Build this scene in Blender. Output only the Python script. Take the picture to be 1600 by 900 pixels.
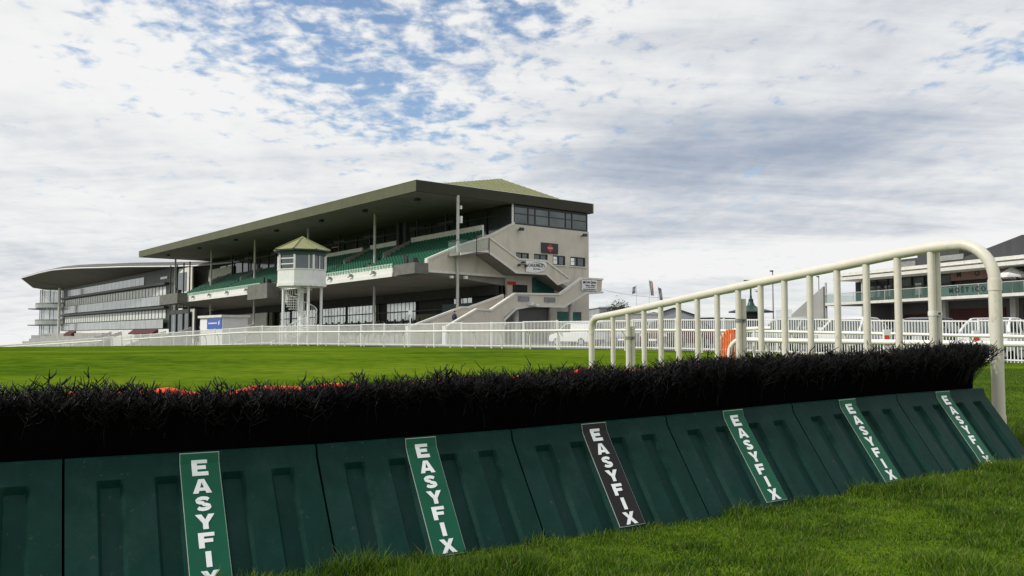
import bpy, bmesh, math, random
import numpy as np
from mathutils import Vector, Matrix
R = math.radians
rnd = random.Random(7)
rng = np.random.default_rng(11)
scene = bpy.context.scene
for o in list(bpy.data.objects): bpy.data.objects.remove(o)

# ------------------------------------------------------------------ camera
cam_d = bpy.data.cameras.new('camera'); cam = bpy.data.objects.new('camera', cam_d)
scene.collection.objects.link(cam); scene.camera = cam
cam.location = (0, 0, 1.3); cam.rotation_euler = (R(90 + 3.218), 0, 0)
cam_d.sensor_width = 36; cam_d.lens = 30.015; cam_d.clip_start = .1; cam_d.clip_end = 6000

# ------------------------------------------------------------------ world
SUN = Vector((-.74, -.16, .66)).normalized()
elev = math.asin(SUN.z); rot = math.atan2(SUN.x, SUN.y)
world = bpy.data.worlds.new('World'); scene.world = world; world.use_nodes = True
nt = world.node_tree; nt.nodes.clear(); L = nt.links
def N(t, **k):
    n = nt.nodes.new(t)
    for a, b in k.items(): setattr(n, a, b)
    return n
def M(op, a, b=None, c=None, clamp=False):
    n = N('ShaderNodeMath', operation=op); n.use_clamp = clamp
    for i, v in enumerate((a, b, c)):
        if v is None: continue
        if isinstance(v, (int, float)): n.inputs[i].default_value = v
        else: L.new(v, n.inputs[i])
    return n.outputs[0]
def SS(v, lo, hi):
    n = N('ShaderNodeMapRange', interpolation_type='SMOOTHSTEP')
    L.new(v, n.inputs[0]); n.inputs[1].default_value = lo; n.inputs[2].default_value = hi
    return n.outputs[0]
def MIX(f, a, b):
    n = N('ShaderNodeMix', data_type='RGBA')
    if isinstance(f, (int, float)): n.inputs[0].default_value = f
    else: L.new(f, n.inputs[0])
    for i, v in ((6, a), (7, b)):
        if isinstance(v, tuple): n.inputs[i].default_value = (*v, 1)
        else: L.new(v, n.inputs[i])
    return n.outputs[2]
sky = N('ShaderNodeTexSky', sky_type='NISHITA'); sky.sun_disc = False
sky.sun_elevation = elev; sky.sun_rotation = rot; sky.air_density = 1.0; sky.dust_density = .6; sky.ozone_density = 1.5
tc = N('ShaderNodeTexCoord'); sep = N('ShaderNodeSeparateXYZ'); L.new(tc.outputs['Generated'], sep.inputs[0])
sx, sy, sz = sep.outputs
az = M('ARCTAN2', sx, sy); el = M('ARCSINE', sz)
zz = M('ADD', M('MAXIMUM', sz, 0), .13)
px_, py_ = M('DIVIDE', sx, zz), M('DIVIDE', sy, zz)
comb = N('ShaderNodeCombineXYZ'); L.new(px_, comb.inputs[0]); L.new(py_, comb.inputs[1])
P = comb.outputs[0]
def noise(vec, scale, detail=6, rough=.55, dist=0, off=0, sxyz=(1, 1, 1)):
    m = N('ShaderNodeMapping'); m.inputs['Location'].default_value = (off, off * .7, off * .3); m.inputs['Scale'].default_value = sxyz
    L.new(vec, m.inputs[0])
    n = N('ShaderNodeTexNoise'); n.inputs['Scale'].default_value = scale; n.inputs['Detail'].default_value = detail
    n.inputs['Roughness'].default_value = rough; n.inputs['Distortion'].default_value = dist
    L.new(m.outputs[0], n.inputs[0]); return n.outputs[0]
def blob(a0, e0, sa, se, tilt=0.):
    da = M('SUBTRACT', az, a0); de = M('SUBTRACT', el, e0)
    c, s = math.cos(tilt), math.sin(tilt)
    u = M('DIVIDE', M('ADD', M('MULTIPLY', da, c), M('MULTIPLY', de, s)), sa)
    v = M('DIVIDE', M('SUBTRACT', M('MULTIPLY', de, c), M('MULTIPLY', da, s)), se)
    r2 = M('ADD', M('MULTIPLY', u, u), M('MULTIPLY', v, v))
    return M('POWER', 2.718, M('MULTIPLY', r2, -1))
big = noise(P, .9, 4, .5, .4, 3.1)
mid = noise(P, 2.6, 6, .6, .3, 8.4)
cells = noise(P, 11.5, 5, .55, .35, 1.7, (1, .8, 1))
cells2 = noise(P, 21, 4, .55, .2, 5.2)
streak = noise(P, 2.2, 7, .6, .5, 9.3, (.45, 1.5, 1))
# the clearer patches of sky, in azimuth and elevation
holes = M('ADD', M('ADD', blob(-.30, .395, .34, .055, -.04), blob(-.17, .262, .10, .055, -.35)),
          M('ADD', M('MULTIPLY', blob(.54, .285, .10, .032, .2), .7), M('MULTIPLY', blob(-.36, .325, .16, .035, -.1), .45)))
holes = M('ADD', holes, M('MULTIPLY', blob(.33, .045, .28, .028), .55))
holes = M('ADD', holes, M('ADD', M('MULTIPLY', blob(.02, .365, .11, .045, -.4), .6), M('MULTIPLY', blob(.25, .155, .16, .018), .35)))
cover = M('ADD', M('ADD', M('MULTIPLY', cells, .95), M('MULTIPLY', mid, .42)), M('ADD', M('MULTIPLY', cells2, .52), M('MULTIPLY', big, .12)))
wide = M('ADD', blob(-.30, .36, .42, .10, -.10), M('MULTIPLY', blob(-.12, .27, .16, .08, -.3), .8))
cover = M('SUBTRACT', M('SUBTRACT', cover, M('MULTIPLY', holes, .20)), M('MULTIPLY', wide, .135))
alpha = SS(cover, .58, .90)
# tone of the cloud: thin bright layers over greyer bases
grey = M('ADD', M('MULTIPLY', blob(.26, .20, .26, .045, .02), 1.25), M('MULTIPLY', blob(-.36, .19, .22, .035, -.05), .5))
grey = M('ADD', grey, M('ADD', M('MULTIPLY', blob(-.62, .08, .2, .05), .35), M('MULTIPLY', blob(.30, .12, .5, .035), .40)))
grey = M('ADD', grey, M('ADD', M('MULTIPLY', blob(.48, .36, .26, .14), .42), M('MULTIPLY', blob(.20, .24, .34, .09), .25)))
grey = M('ADD', grey, M('MULTIPLY', blob(.1, .045, .8, .035), .30))
tone = M('ADD', M('MULTIPLY', M('SUBTRACT', streak, .5), 1.7), M('MULTIPLY', M('SUBTRACT', mid, .5), 1.3))
tone = M('ADD', tone, M('MULTIPLY', M('SUBTRACT', cells, .5), -.55))
tone = M('ADD', M('ADD', tone, .26), M('MULTIPLY', grey, .95))
tone = M('SUBTRACT', tone, M('MULTIPLY', blob(.33, .085, .30, .016, .03), .9))
tone = M('SUBTRACT', tone, M('MULTIPLY', blob(-.30, .27, .26, .09), .38))
tone = SS(tone, -.05, 1.95)
cloud = MIX(tone, (.90, .905, .90), (.33, .395, .51))
ZB = .15
skyc = N('ShaderNodeVectorMath', operation='SCALE'); L.new(sky.outputs[0], skyc.inputs[0]); skyc.inputs[3].default_value = ZB
final = MIX(alpha, skyc.outputs[0], cloud)
bg = N('ShaderNodeBackground'); bg.inputs[1].default_value = 1.0
L.new(final, bg.inputs[0]); wo = N('ShaderNodeOutputWorld'); L.new(bg.outputs[0], wo.inputs[0])

# ------------------------------------------------------------------ sun
sl = bpy.data.lights.new('sun', 'SUN'); so = bpy.data.objects.new('sun', sl); scene.collection.objects.link(so)
sl.energy = 3.0; sl.angle = R(4); sl.color = (1, .95, .87)
so.rotation_euler = SUN.to_track_quat('Z', 'Y').to_euler()
vs = scene.view_settings; vs.view_transform = 'Standard'; vs.look = 'None'; vs.gamma = 1; vs.use_curve_mapping = False
vs.exposure = 0.0

# ------------------------------------------------------------------ materials
def mat(name, col, rough=.6, var=.12, scale=8., metallic=0., bump=0., bscale=60., col2=None, spec=.5, stretch=(1, 1, 1), coord='Object', dirt=None, transl=0., dirt2=None):
    m = bpy.data.materials.new(name); m.use_nodes = True; t = m.node_tree; b = t.nodes['Principled BSDF']
    tcn = t.nodes.new('ShaderNodeTexCoord'); mp = t.nodes.new('ShaderNodeMapping'); mp.inputs['Scale'].default_value = stretch
    t.links.new(tcn.outputs[coord], mp.inputs[0])
    n = t.nodes.new('ShaderNodeTexNoise'); n.inputs['Scale'].default_value = scale; n.inputs['Detail'].default_value = 5; n.inputs['Roughness'].default_value = .6
    t.links.new(mp.outputs[0], n.inputs[0])
    r = t.nodes.new('ShaderNodeValToRGB'); r.color_ramp.elements[0].position = .33; r.color_ramp.elements[1].position = .67
    c2 = col2 if col2 else tuple(min(1, c * (1 + var)) for c in col); c1 = col if col2 else tuple(c * (1 - var) for c in col)
    r.color_ramp.elements[0].color = (*c1, 1); r.color_ramp.elements[1].color = (*c2, 1)
    t.links.new(n.outputs[0], r.inputs[0]); out = r.outputs[0]
    for dirt in [q_ for q_ in (dirt, dirt2) if q_]:
        dc, dscale, lo, hi, dstr = dirt
        mp2 = t.nodes.new('ShaderNodeMapping'); mp2.inputs['Scale'].default_value = dstr; t.links.new(tcn.outputs[coord], mp2.inputs[0])
        n2 = t.nodes.new('ShaderNodeTexNoise'); n2.inputs['Scale'].default_value = dscale; n2.inputs['Detail'].default_value = 7; n2.inputs['Roughness'].default_value = .7
        t.links.new(mp2.outputs[0], n2.inputs[0])
        mr = t.nodes.new('ShaderNodeMapRange'); mr.inputs[1].default_value = lo; mr.inputs[2].default_value = hi; t.links.new(n2.outputs[0], mr.inputs[0])
        mx = t.nodes.new('ShaderNodeMix'); mx.data_type = 'RGBA'; t.links.new(mr.outputs[0], mx.inputs[0]); t.links.new(out, mx.inputs[6]); mx.inputs[7].default_value = (*dc, 1)
        out = mx.outputs[2]
    t.links.new(out, b.inputs['Base Color'])
    b.inputs['Roughness'].default_value = rough; b.inputs['Metallic'].default_value = metallic; b.inputs['Specular IOR Level'].default_value = spec
    if bump:
        n3 = t.nodes.new('ShaderNodeTexNoise'); n3.inputs['Scale'].default_value = bscale; n3.inputs['Detail'].default_value = 4
        t.links.new(tcn.outputs[coord], n3.inputs[0]); bp = t.nodes.new('ShaderNodeBump'); bp.inputs['Strength'].default_value = bump; bp.inputs['Distance'].default_value = .02
        t.links.new(n3.outputs[0], bp.inputs['Height']); t.links.new(bp.outputs[0], b.inputs['Normal'])
    if transl:
        tr = t.nodes.new('ShaderNodeBsdfTranslucent'); t.links.new(out, tr.inputs[0]); ms = t.nodes.new('ShaderNodeMixShader'); ms.inputs[0].default_value = transl
        t.links.new(b.outputs[0], ms.inputs[1]); t.links.new(tr.outputs[0], ms.inputs[2]); t.links.new(ms.outputs[0], t.nodes['Material Output'].inputs[0])
    return m
def glass_clear(name, tint, a=.35):
    m = bpy.data.materials.new(name); m.use_nodes = True; t = m.node_tree; b = t.nodes['Principled BSDF']
    n = t.nodes.new('ShaderNodeTexNoise'); n.inputs['Scale'].default_value = 3; r = t.nodes.new('ShaderNodeValToRGB')
    r.color_ramp.elements[0].color = (*[c * .9 for c in tint], 1); r.color_ramp.elements[1].color = (*tint, 1); t.links.new(n.outputs[0], r.inputs[0]); t.links.new(r.outputs[0], b.inputs['Base Color'])
    b.inputs['Roughness'].default_value = .04; b.inputs['Alpha'].default_value = a; return m
K = {}
K['roof_end'] = mat('shaded_olive_end_fascia', (.040, .042, .028), .6, .1, .5, spec=.2)  # roof olive darkened: shade of the end turned from the sun, put into colour
K['roof_olive'] = mat('olive_roof_metal', (.105, .108, .060), .5, .1, .5, spec=.2, dirt=((.07, .07, .042), 2, .5, .8, (1, 1, .2)))
K['roof_sheet'] = mat('green_roof_sheet', (.22, .23, .10), .6, .12, 2., dirt=((.17, .18, .08), 3, .5, .85, (1, 1, .3)))
K['soffit'] = mat('soffit_panels', (.26, .245, .215), .85, .10, .35, dirt=((.18, .17, .15), .8, .45, .8, (1, 1, 1)))
K['render'] = mat('painted_render', (.60, .555, .475), .85, .06, .8, bump=.2, bscale=14, dirt=((.40, .365, .30), 1.1, .52, .85, (1, 1, .25)))
K['coping'] = mat('white_coping', (.68, .67, .62), .7, .08, 2., dirt=((.45, .43, .38), 3, .5, .85, (1, 1, 1)))
K['white'] = mat('white_paint', (.78, .785, .78), .5, .05, 3., dirt=((.55, .54, .5), 2, .55, .85, (1, 1, .4)))
K['white_board'] = mat('white_fascia_board', (.74, .74, .70), .5, .06, 1., dirt=((.5, .49, .44), 1.6, .55, .85, (.3, 1, 1.)))
K['pvc'] = mat('cream_pvc_tube', (.62, .59, .505), .42, .05, 6., bump=.06, bscale=30, dirt2=((.12, .11, .08), 42, .66, .74, (1, 1, .6)), dirt=((.28, .23, .15), 9, .60, .78, (1, 1, .5)))
K['rail_pvc'] = mat('white_pvc_rail', (.78, .76, .72), .4, .04, 4.)
K['concrete'] = mat('terrace_concrete', (.30, .295, .27), .9, .15, 3., bump=.3, bscale=30)
K['concrete_pale'] = mat('pale_terrace_concrete', (.32, .32, .305), .9, .12, .4)
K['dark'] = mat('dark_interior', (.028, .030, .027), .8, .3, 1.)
K['darkmetal'] = mat('dark_frame_metal', (.02, .027, .025), .45, .2, 5.)
K['greymetal'] = mat('grey_steel', (.25, .25, .24), .5, .12, 5., metallic=.2)
K['col'] = mat('pale_steel_column', (.50, .50, .46), .5, .08, 3.)
K['glass'] = mat('reflective_glass', (.09, .11, .11), .06, .25, .6, metallic=.55, spec=.8)
K['glass_pale'] = mat('silvered_window_glass', (.62, .65, .63), .14, .2, 1.6, metallic=.75)
K['glass_teal'] = mat('teal_window_glass', (.035, .13, .115), .08, .3, 1., metallic=.35)
K['rail_glass'] = glass_clear('balustrade_glass', (.22, .38, .33), .15)
K['seat'] = mat('green_plastic_seat', (.003, .085, .042), .5, .25, 20., spec=.2)
K['seat_front'] = mat('pale_green_seat', (.35, .55, .42), .4, .1, 5.)
K['boxgrey'] = mat('grey_platform_cladding', (.13, .13, .115), .7, .2, 1.5)
K['red'] = mat('red_sign', (.5, .03, .02), .5, .1, 5.)
K['redseat'] = mat('red_seats', (.085, .016, .016), .6, .25, 1.5)
K['blue'] = mat('blue_sign', (.03, .10, .42), .4, .1, 3.)
K['ink'] = mat('dark_lettering', (.02, .02, .028), .5, .1, 5.)
K['panel'] = mat('dark_green_foam_vinyl', (.0022, .026, .0205), .55, .18, 3., bump=.12, bscale=26, dirt=((.012, .040, .036), 4, .46, .8, (1, 1, .35)), dirt2=((.060, .062, .044), 30, .63, .72, (1, 1, .7)), spec=.11)
K['strip_g'] = mat('green_strip_vinyl', (.002, .085, .045), .45, .08, 4., spec=.2)
K['strip_k'] = mat('black_strip_vinyl', (.013, .012, .014), .45, .1, 4., spec=.2)
K['letter'] = mat('white_letter_vinyl', (.80, .83, .83), .4, .05, 12., dirt=((.5, .52, .5), 30, .62, .8, (1, 1, 1)))
K['edge'] = mat('pale_strip_edge', (.36, .44, .38), .5, .1, 9.)
K['birch'] = mat('black_plastic_birch', (.0035, .0032, .0038), .45, .4, 30., spec=.22)
K['core'] = mat('brush_core', (.002, .002, .002), .95, .2, 10., spec=0.)
K['orange'] = mat('orange_red_padding', (.72, .06, .012), .5, .2, 9.)
K['orange_slat'] = mat('orange_plastic_slat', (.78, .17, .025), .45, .2, 12.)
K['tar'] = mat('asphalt', (.075, .075, .074), .9, .2, 1.4, bump=.3, bscale=40)
K['carwhite'] = mat('white_car_paint', (.74, .75, .76), .25, .03, 1.)
K['carsilver'] = mat('silver_car_paint', (.42, .44, .46), .28, .05, 1., metallic=.5)
K['carred'] = mat('red_car_paint', (.10, .014, .012), .28, .05, 1.)
K['tyre'] = mat('tyre_rubber', (.02, .02, .02), .8, .2, 9.)
K['lamp'] = mat('headlight_lens', (.6, .62, .62), .1, .1, 9., metallic=.5)
K['slate'] = mat('dark_standing_seam', (.045, .048, .052), .5, .15, 1., stretch=(3, 3, .1))
K['wall_grey'] = mat('grey_wall_cladding', (.12, .12, .115), .7, .15, .7)
K['shed'] = mat('grey_shed_cladding', (.33, .36, .39), .6, .1, .8)
K['canopy'] = mat('dark_green_canopy', (.012, .045, .038), .5, .2, 4.)
K['pink'] = mat('dusty_pink_panel', (.26, .16, .14), .7, .1, 1.)
K['skin'] = mat('skin', (.45, .28, .2), .6, .05, 9.)
K['navy'] = mat('navy_jacket', (.012, .014, .05), .8, .2, 9.)
K['trouser'] = mat('dark_trousers', (.02, .02, .025), .8, .2, 9.)
K['hair'] = mat('dark_hair', (.015, .012, .01), .7, .2, 9.)
K['bark'] = mat('bark', (.08, .06, .045), .9, .2, 9.)
K['leaf'] = mat('dark_leaves', (.030, .055, .016), .6, .5, 4., transl=.2)
K['olive_tent'] = mat('olive_canvas', (.20, .21, .05), .7, .1, 1.)
K['flag_w'] = mat('grey_flag_cloth', (.22, .22, .24), .8, .2, 3.)
K['flag_g'] = mat('green_flag_cloth', (.02, .16, .06), .8, .1, 3.)
K['flag_o'] = mat('orange_flag_cloth', (.45, .10, .04), .8, .1, 3.)

def grass_mat(name, a, b, c, far=False):
    m = bpy.data.materials.new(name); m.use_nodes = True; t = m.node_tree; bs = t.nodes['Principled BSDF']
    g = t.nodes.new('ShaderNodeNewGeometry')
    def nz(sc, det, st=(1, 1, 1), rot=0):
        mp = t.nodes.new('ShaderNodeMapping'); mp.inputs['Scale'].default_value = st; mp.inputs['Rotation'].default_value = (0, 0, rot); t.links.new(g.outputs['Position'], mp.inputs[0])
        n = t.nodes.new('ShaderNodeTexNoise'); n.inputs['Scale'].default_value = sc; n.inputs['Detail'].default_value = det; n.inputs['Roughness'].default_value = .65
        t.links.new(mp.outputs[0], n.inputs[0]); return n.outputs[0]
    r = t.nodes.new('ShaderNodeValToRGB'); e = r.color_ramp.elements; e[0].position = .38 if far else .30; e[0].color = (*a, 1); e[1].position = .62 if far else .72; e[1].color = (*c, 1)
    k = e.new(.5); k.color = (*b, 1)
    mm = t.nodes.new('ShaderNodeMath'); mm.operation = 'ADD'
    if far:
        n1 = nz(.16, 6, (1, 1.6, 1), .8); n2 = nz(2.2, 5, (1, 1, 1))
        m1 = t.nodes.new('ShaderNodeMath'); m1.operation = 'MULTIPLY'; t.links.new(n1, m1.inputs[0]); m1.inputs[1].default_value = .6
        m2 = t.nodes.new('ShaderNodeMath'); m2.operation = 'MULTIPLY'; t.links.new(n2, m2.inputs[0]); m2.inputs[1].default_value = .4
        t.links.new(m1.outputs[0], mm.inputs[0]); t.links.new(m2.outputs[0], mm.inputs[1])
    else:
        n1 = nz(1.6, 4)
        m1 = t.nodes.new('ShaderNodeMath'); m1.operation = 'MULTIPLY'; t.links.new(n1, m1.inputs[0]); m1.inputs[1].default_value = .62
        m2 = t.nodes.new('ShaderNodeMath'); m2.operation = 'MULTIPLY'; t.links.new(g.outputs['Random Per Island'], m2.inputs[0]); m2.inputs[1].default_value = .38
        t.links.new(m1.outputs[0], mm.inputs[0]); t.links.new(m2.outputs[0], mm.inputs[1])
    t.links.new(mm.outputs[0], r.inputs[0])
    if not far:
        gt = t.nodes.new('ShaderNodeMath'); gt.operation = 'GREATER_THAN'; t.links.new(g.outputs['Random Per Island'], gt.inputs[0]); gt.inputs[1].default_value = .975
        mxs = t.nodes.new('ShaderNodeMix'); mxs.data_type = 'RGBA'; t.links.new(gt.outputs[0], mxs.inputs[0]); t.links.new(r.outputs[0], mxs.inputs[6]); mxs.inputs[7].default_value = (.26, .21, .09, 1)
        class _o: outputs = [mxs.outputs[2]]
        r = _o
    t.links.new(r.outputs[0], bs.inputs['Base Color'])
    bs.inputs['Roughness'].default_value = .6; bs.inputs['Specular IOR Level'].default_value = .15 if far else .3
    if far:
        df = t.nodes.new('ShaderNodeBsdfDiffuse'); t.links.new(r.outputs[0], df.inputs[0]); t.links.new(df.outputs[0], t.nodes['Material Output'].inputs[0])
        bp = t.nodes.new('ShaderNodeBump'); bp.inputs['Strength'].default_value = .5; bp.inputs['Distance'].default_value = .05
        t.links.new(nz(6, 8), bp.inputs['Height']); t.links.new(bp.outputs[0], df.inputs['Normal'])
    else:
        tr = t.nodes.new('ShaderNodeBsdfTranslucent'); t.links.new(r.outputs[0], tr.inputs[0]); ms = t.nodes.new('ShaderNodeMixShader'); ms.inputs[0].default_value = .35
        t.links.new(bs.outputs[0], ms.inputs[1]); t.links.new(tr.outputs[0], ms.inputs[2]); t.links.new(ms.outputs[0], t.nodes['Material Output'].inputs[0])
    return m
K['turf'] = grass_mat('mown_turf', (.036, .078, .006), (.078, .135, .008), (.128, .182, .014), True)
K['blade'] = grass_mat('grass_blades', (.022, .062, .003), (.070, .150, .005), (.165, .255, .016))

# ------------------------------------------------------------------ object helpers
C = scene.collection
def link(name, me, m=None, parent=None):
    o = bpy.data.objects.new(name, me)
    C.objects.link(o)
    if parent: o.parent = parent
    if m is not None and me is not None: me.materials.append(K[m] if isinstance(m, str) else m)
    return o
def tag(o, label=None, cat=None, group=None, kind=None):
    if label: o['label'] = label
    if cat: o['category'] = cat
    if group: o['group'] = group
    if kind: o['kind'] = kind
    return o
def empty(name, loc=(0, 0, 0), rz=0, label=None, cat=None, group=None):
    o = bpy.data.objects.new(name, None); C.objects.link(o); o.location = loc; o.rotation_euler = (0, 0, rz); o.empty_display_size = .2
    return tag(o, label, cat, group)
def kids(o): return [c for c in bpy.data.objects if c.parent == o]
def copy_tree(o, parent=None):
    c = o.copy(); C.objects.link(c)
    if parent: c.parent = parent
    for ch in kids(o): copy_tree(ch, c)
    return c
def fast_mesh(name, verts, faces, sizes):
    me = bpy.data.meshes.new(name); verts = np.asarray(verts, np.float32); faces = np.asarray(faces, np.int32); sizes = np.asarray(sizes, np.int32)
    me.vertices.add(len(verts)); me.vertices.foreach_set('co', verts.ravel())
    me.loops.add(len(faces)); me.loops.foreach_set('vertex_index', faces)
    me.polygons.add(len(sizes)); st = np.concatenate([[0], np.cumsum(sizes)[:-1]]).astype(np.int32)
    me.polygons.foreach_set('loop_start', st)
    me.update(calc_edges=True); me.validate(); return me
class MB:
    def __init__(s, fn=None): s.v = []; s.f = []; s.fn = fn
    def add(s, vs, fs):
        b = len(s.v); s.v += [tuple(v) for v in vs]; s.f += [tuple(i + b for i in f) for f in fs]; return s
    def box(s, x0, x1, y0, y1, z0, z1):
        return s.add([(x0, y0, z0), (x1, y0, z0), (x1, y1, z0), (x0, y1, z0), (x0, y0, z1), (x1, y0, z1), (x1, y1, z1), (x0, y1, z1)],
                     [(0, 3, 2, 1), (4, 5, 6, 7), (0, 1, 5, 4), (1, 2, 6, 5), (2, 3, 7, 6), (3, 0, 4, 7)])
    def prism(s, poly, x0, x1, axis='x'):      # polygon in the other two axes, extruded along axis
        n = len(poly)
        def p(a, b, x): return {'x': (x, a, b), 'y': (a, x, b), 'z': (a, b, x)}[axis]
        return s.add([p(a, b, x0) for a, b in poly] + [p(a, b, x1) for a, b in poly],
                     [tuple(range(n))[::-1], tuple(range(n, 2 * n))] + [(i, (i + 1) % n, (i + 1) % n + n, i + n) for i in range(n)])
    def tube(s, pts, r, seg=10, cap=True):
        pts = [Vector(p) for p in pts]; n = len(pts); rr = r if isinstance(r, (list, tuple)) else [r] * n
        b = len(s.v); up = None
        for i, p in enumerate(pts):
            d = ((pts[min(i + 1, n - 1)] - pts[max(i - 1, 0)])).normalized()
            if up is None:
                a = Vector((0, 0, 1)) if abs(d.z) < .9 else Vector((1, 0, 0)); x = d.cross(a).normalized()
            else: x = (up - d * up.dot(d)).normalized()
            up = x; y = d.cross(x)
            for k in range(seg):
                an = 2 * math.pi * k / seg; q = p + (x * math.cos(an) + y * math.sin(an)) * rr[i]; s.v.append(tuple(q))
        for i in range(n - 1):
            for k in range(seg):
                a = b + i * seg + k; c = b + i * seg + (k + 1) % seg; s.f.append((a, c, c + seg, a + seg))
        if cap: s.f.append(tuple(b + k for k in range(seg))[::-1]); s.f.append(tuple(b + (n - 1) * seg + k for k in range(seg)))
        return s
    def build(s, name, m, parent=None, smooth=False, bevel=0, mats=None):
        vs = [s.fn(*v) for v in s.v] if s.fn else s.v
        me = bpy.data.meshes.new(name); me.from_pydata(vs, [], s.f); me.update()
        bm = bmesh.new(); bm.from_mesh(me); bmesh.ops.recalc_face_normals(bm, faces=bm.faces)
        if bevel: bmesh.ops.bevel(bm, geom=[e for e in bm.edges if len(e.link_faces) == 2 and e.calc_face_angle(0) > .5], offset=bevel, segments=2, profile=.6, affect='EDGES')
        bm.to_mesh(me); bm.free()
        if smooth:
            for p in me.polygons: p.use_smooth = True
            try: me.set_sharp_from_angle(angle=R(40))
            except Exception: pass
        return link(name, me, m, parent)
def segs(p0, p1, r0, r1, n=3):
    """many thin n-sided prisms from arrays"""
    p0 = np.asarray(p0); p1 = np.asarray(p1); N_ = len(p0); r0 = np.broadcast_to(r0, N_); r1 = np.broadcast_to(r1, N_)
    d = p1 - p0; d /= np.linalg.norm(d, axis=1, keepdims=True) + 1e-9
    a = np.where(np.abs(d[:, 2:3]) < .9, np.array([[0, 0, 1.]]), np.array([[1., 0, 0]])); x = np.cross(d, a); x /= np.linalg.norm(x, axis=1, keepdims=True); y = np.cross(d, x)
    V = np.zeros((N_, 2 * n, 3))
    for k in range(n):
        c, s = math.cos(2 * math.pi * k / n), math.sin(2 * math.pi * k / n); o = x * c + y * s
        V[:, k] = p0 + o * r0[:, None]; V[:, n + k] = p1 + o * r1[:, None]
    base = (np.arange(N_) * 2 * n)[:, None, None]
    F = np.array([[k, (k + 1) % n, n + (k + 1) % n, n + k] for k in range(n)])[None] + base
    return V.reshape(-1, 3), F.reshape(-1), np.full(N_ * n, 4)
def text_me(s, size, bold=0., align='CENTER'):
    cu = bpy.data.curves.new('txt', 'FONT'); cu.body = s; cu.size = size; cu.align_x = align; cu.align_y = 'CENTER'; cu.offset = bold; cu.extrude = .004; cu.resolution_u = 3
    o = bpy.data.objects.new('txt', cu); C.objects.link(o); bpy.context.view_layer.update()
    dg = bpy.context.evaluated_depsgraph_get(); me = bpy.data.meshes.new_from_object(o.evaluated_get(dg)); bpy.data.objects.remove(o); return me
def text(name, s, size, loc, rot, m, parent, bold=0., label=None, sx=1.):
    me = text_me(s, size, bold); o = link(name, me, m, parent); o.location = loc; o.rotation_euler = rot; o.scale = (sx, 1, 1)
    return o

# ------------------------------------------------------------------ terrain
UH = np.array([.869, .494]); NH = np.array([.494, -.869]); T0 = np.array([-2.2636, 4.351])      # the hurdle's direction, its take-off side, its first seam
def sstep(x, a, b):
    t = np.clip((x - a) / (b - a), 0, 1); return t * t * (3 - 2 * t)
def ground(x, y):
    x = np.asarray(x, float); y = np.asarray(y, float)
    u = (x - T0[0]) * UH[0] + (y - T0[1]) * UH[1]; q = -((x - T0[0]) * NH[0] + (y - T0[1]) * NH[1])
    near = .03 + .0022 * np.clip(u, 0, 11) ** 2
    far = np.full_like(near, .66)
    z = near + (far - near) * sstep(q, 2, 26)
    a = -.70 * x + .71 * y
    fall = np.clip(a - 58, 0, None); z = z - 30 * (1 - np.exp(-fall * .028 / 30))
    z = z + .012 * np.sin(x * 1.3 + .5 * y) * np.cos(y * 1.1 - .4 * x) * (q < 12)
    return z
def gz(x, y): return float(ground(x, y))
def axis(lo, hi, near, step, g=1.16):
    out = list(np.arange(-near, near + 1e-6, step)); s = step; p = near
    while p < hi: s *= g; p += s; out.append(p)
    s = step; p = -near
    while p > lo: s *= g; p -= s; out.insert(0, p)
    return np.array(out)
xs = axis(-1500, 1500, 14, .35, 1.12); ys = axis(-1500, 2600, 14, .35, 1.12) + 6
GX, GY = np.meshgrid(xs, ys); GZ = ground(GX, GY)
pp = .71 * GX + .70 * GY; GZ = GZ - .35 * sstep(pp, 31.9, 33.4)
def grid_mesh(name, X, Y, Z):
    h, w = X.shape; V = np.stack([X, Y, Z], -1).reshape(-1, 3); i = np.arange(h * w).reshape(h, w)
    F = np.stack([i[:-1, :-1], i[:-1, 1:], i[1:, 1:], i[1:, :-1]], -1).reshape(-1)
    me = fast_mesh(name, V, F, np.full(len(F) // 4, 4))
    for p in me.polygons: p.use_smooth = True
    return me
tag(link('ground', grid_mesh('ground', GX, GY, GZ), 'turf'), 'green mown racecourse turf', None, None, 'structure')
# hard standing behind the picket fence
aa = np.concatenate([np.arange(-60, 180, 4.), np.arange(180, 420, 20.)]); ps = np.array([32.0, 34, 38, 44, 52, 64, 80, 110, 160, 240])
A_, P_ = np.meshgrid(aa, ps); X_ = -.7021 * A_ * 1.0 + .7121 * P_; Y_ = .7121 * A_ + .7021 * P_
Zp = ground(X_, Y_) - .01
tag(link('pavement', grid_mesh('pavement', X_, Y_, Zp), 'tar'), 'grey tarmac apron in front of the stands', None, None, 'structure')

# ------------------------------------------------------------------ hurdle panels
PW = 1.3; TOPZ = {-1: .68, 0: .668, 1: .662, 2: .678, 3: .709, 4: .747, 5: .779, 6: .796}
HGT = .635
def hp(t, d, z):          # point: t panels along the hurdle, d metres towards the take-off side, height z over the line's foot
    p = T0 + UH * PW * t + NH * d; i = math.floor(t); f = t - i
    za = TOPZ.get(i, .68 if i < 0 else .80); zb = TOPZ.get(i + 1, .68 if i < 0 else .80)
    return (p[0], p[1], za + (zb - za) * f - HGT + z)
prof = [(0.0, .0, .635), (.055, .012, .581), (.105, .047, .532), (.130, .064, .508), (.725, .425, .03), (.80, .472, -.035)]   # s, depth, z
def pz(s, off=0.):
    for (s0, d0, z0), (s1, d1, z1) in zip(prof, prof[1:]):
        if s <= s1 or s1 == prof[-1][0]:
            f = (s - s0) / (s1 - s0); d, z = d0 + (d1 - d0) * f, z0 + (z1 - z0) * f
            tx, tz = d1 - d0, z1 - z0; l = math.hypot(tx, tz); return d - tz / l * off, z + tx / l * off
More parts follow.
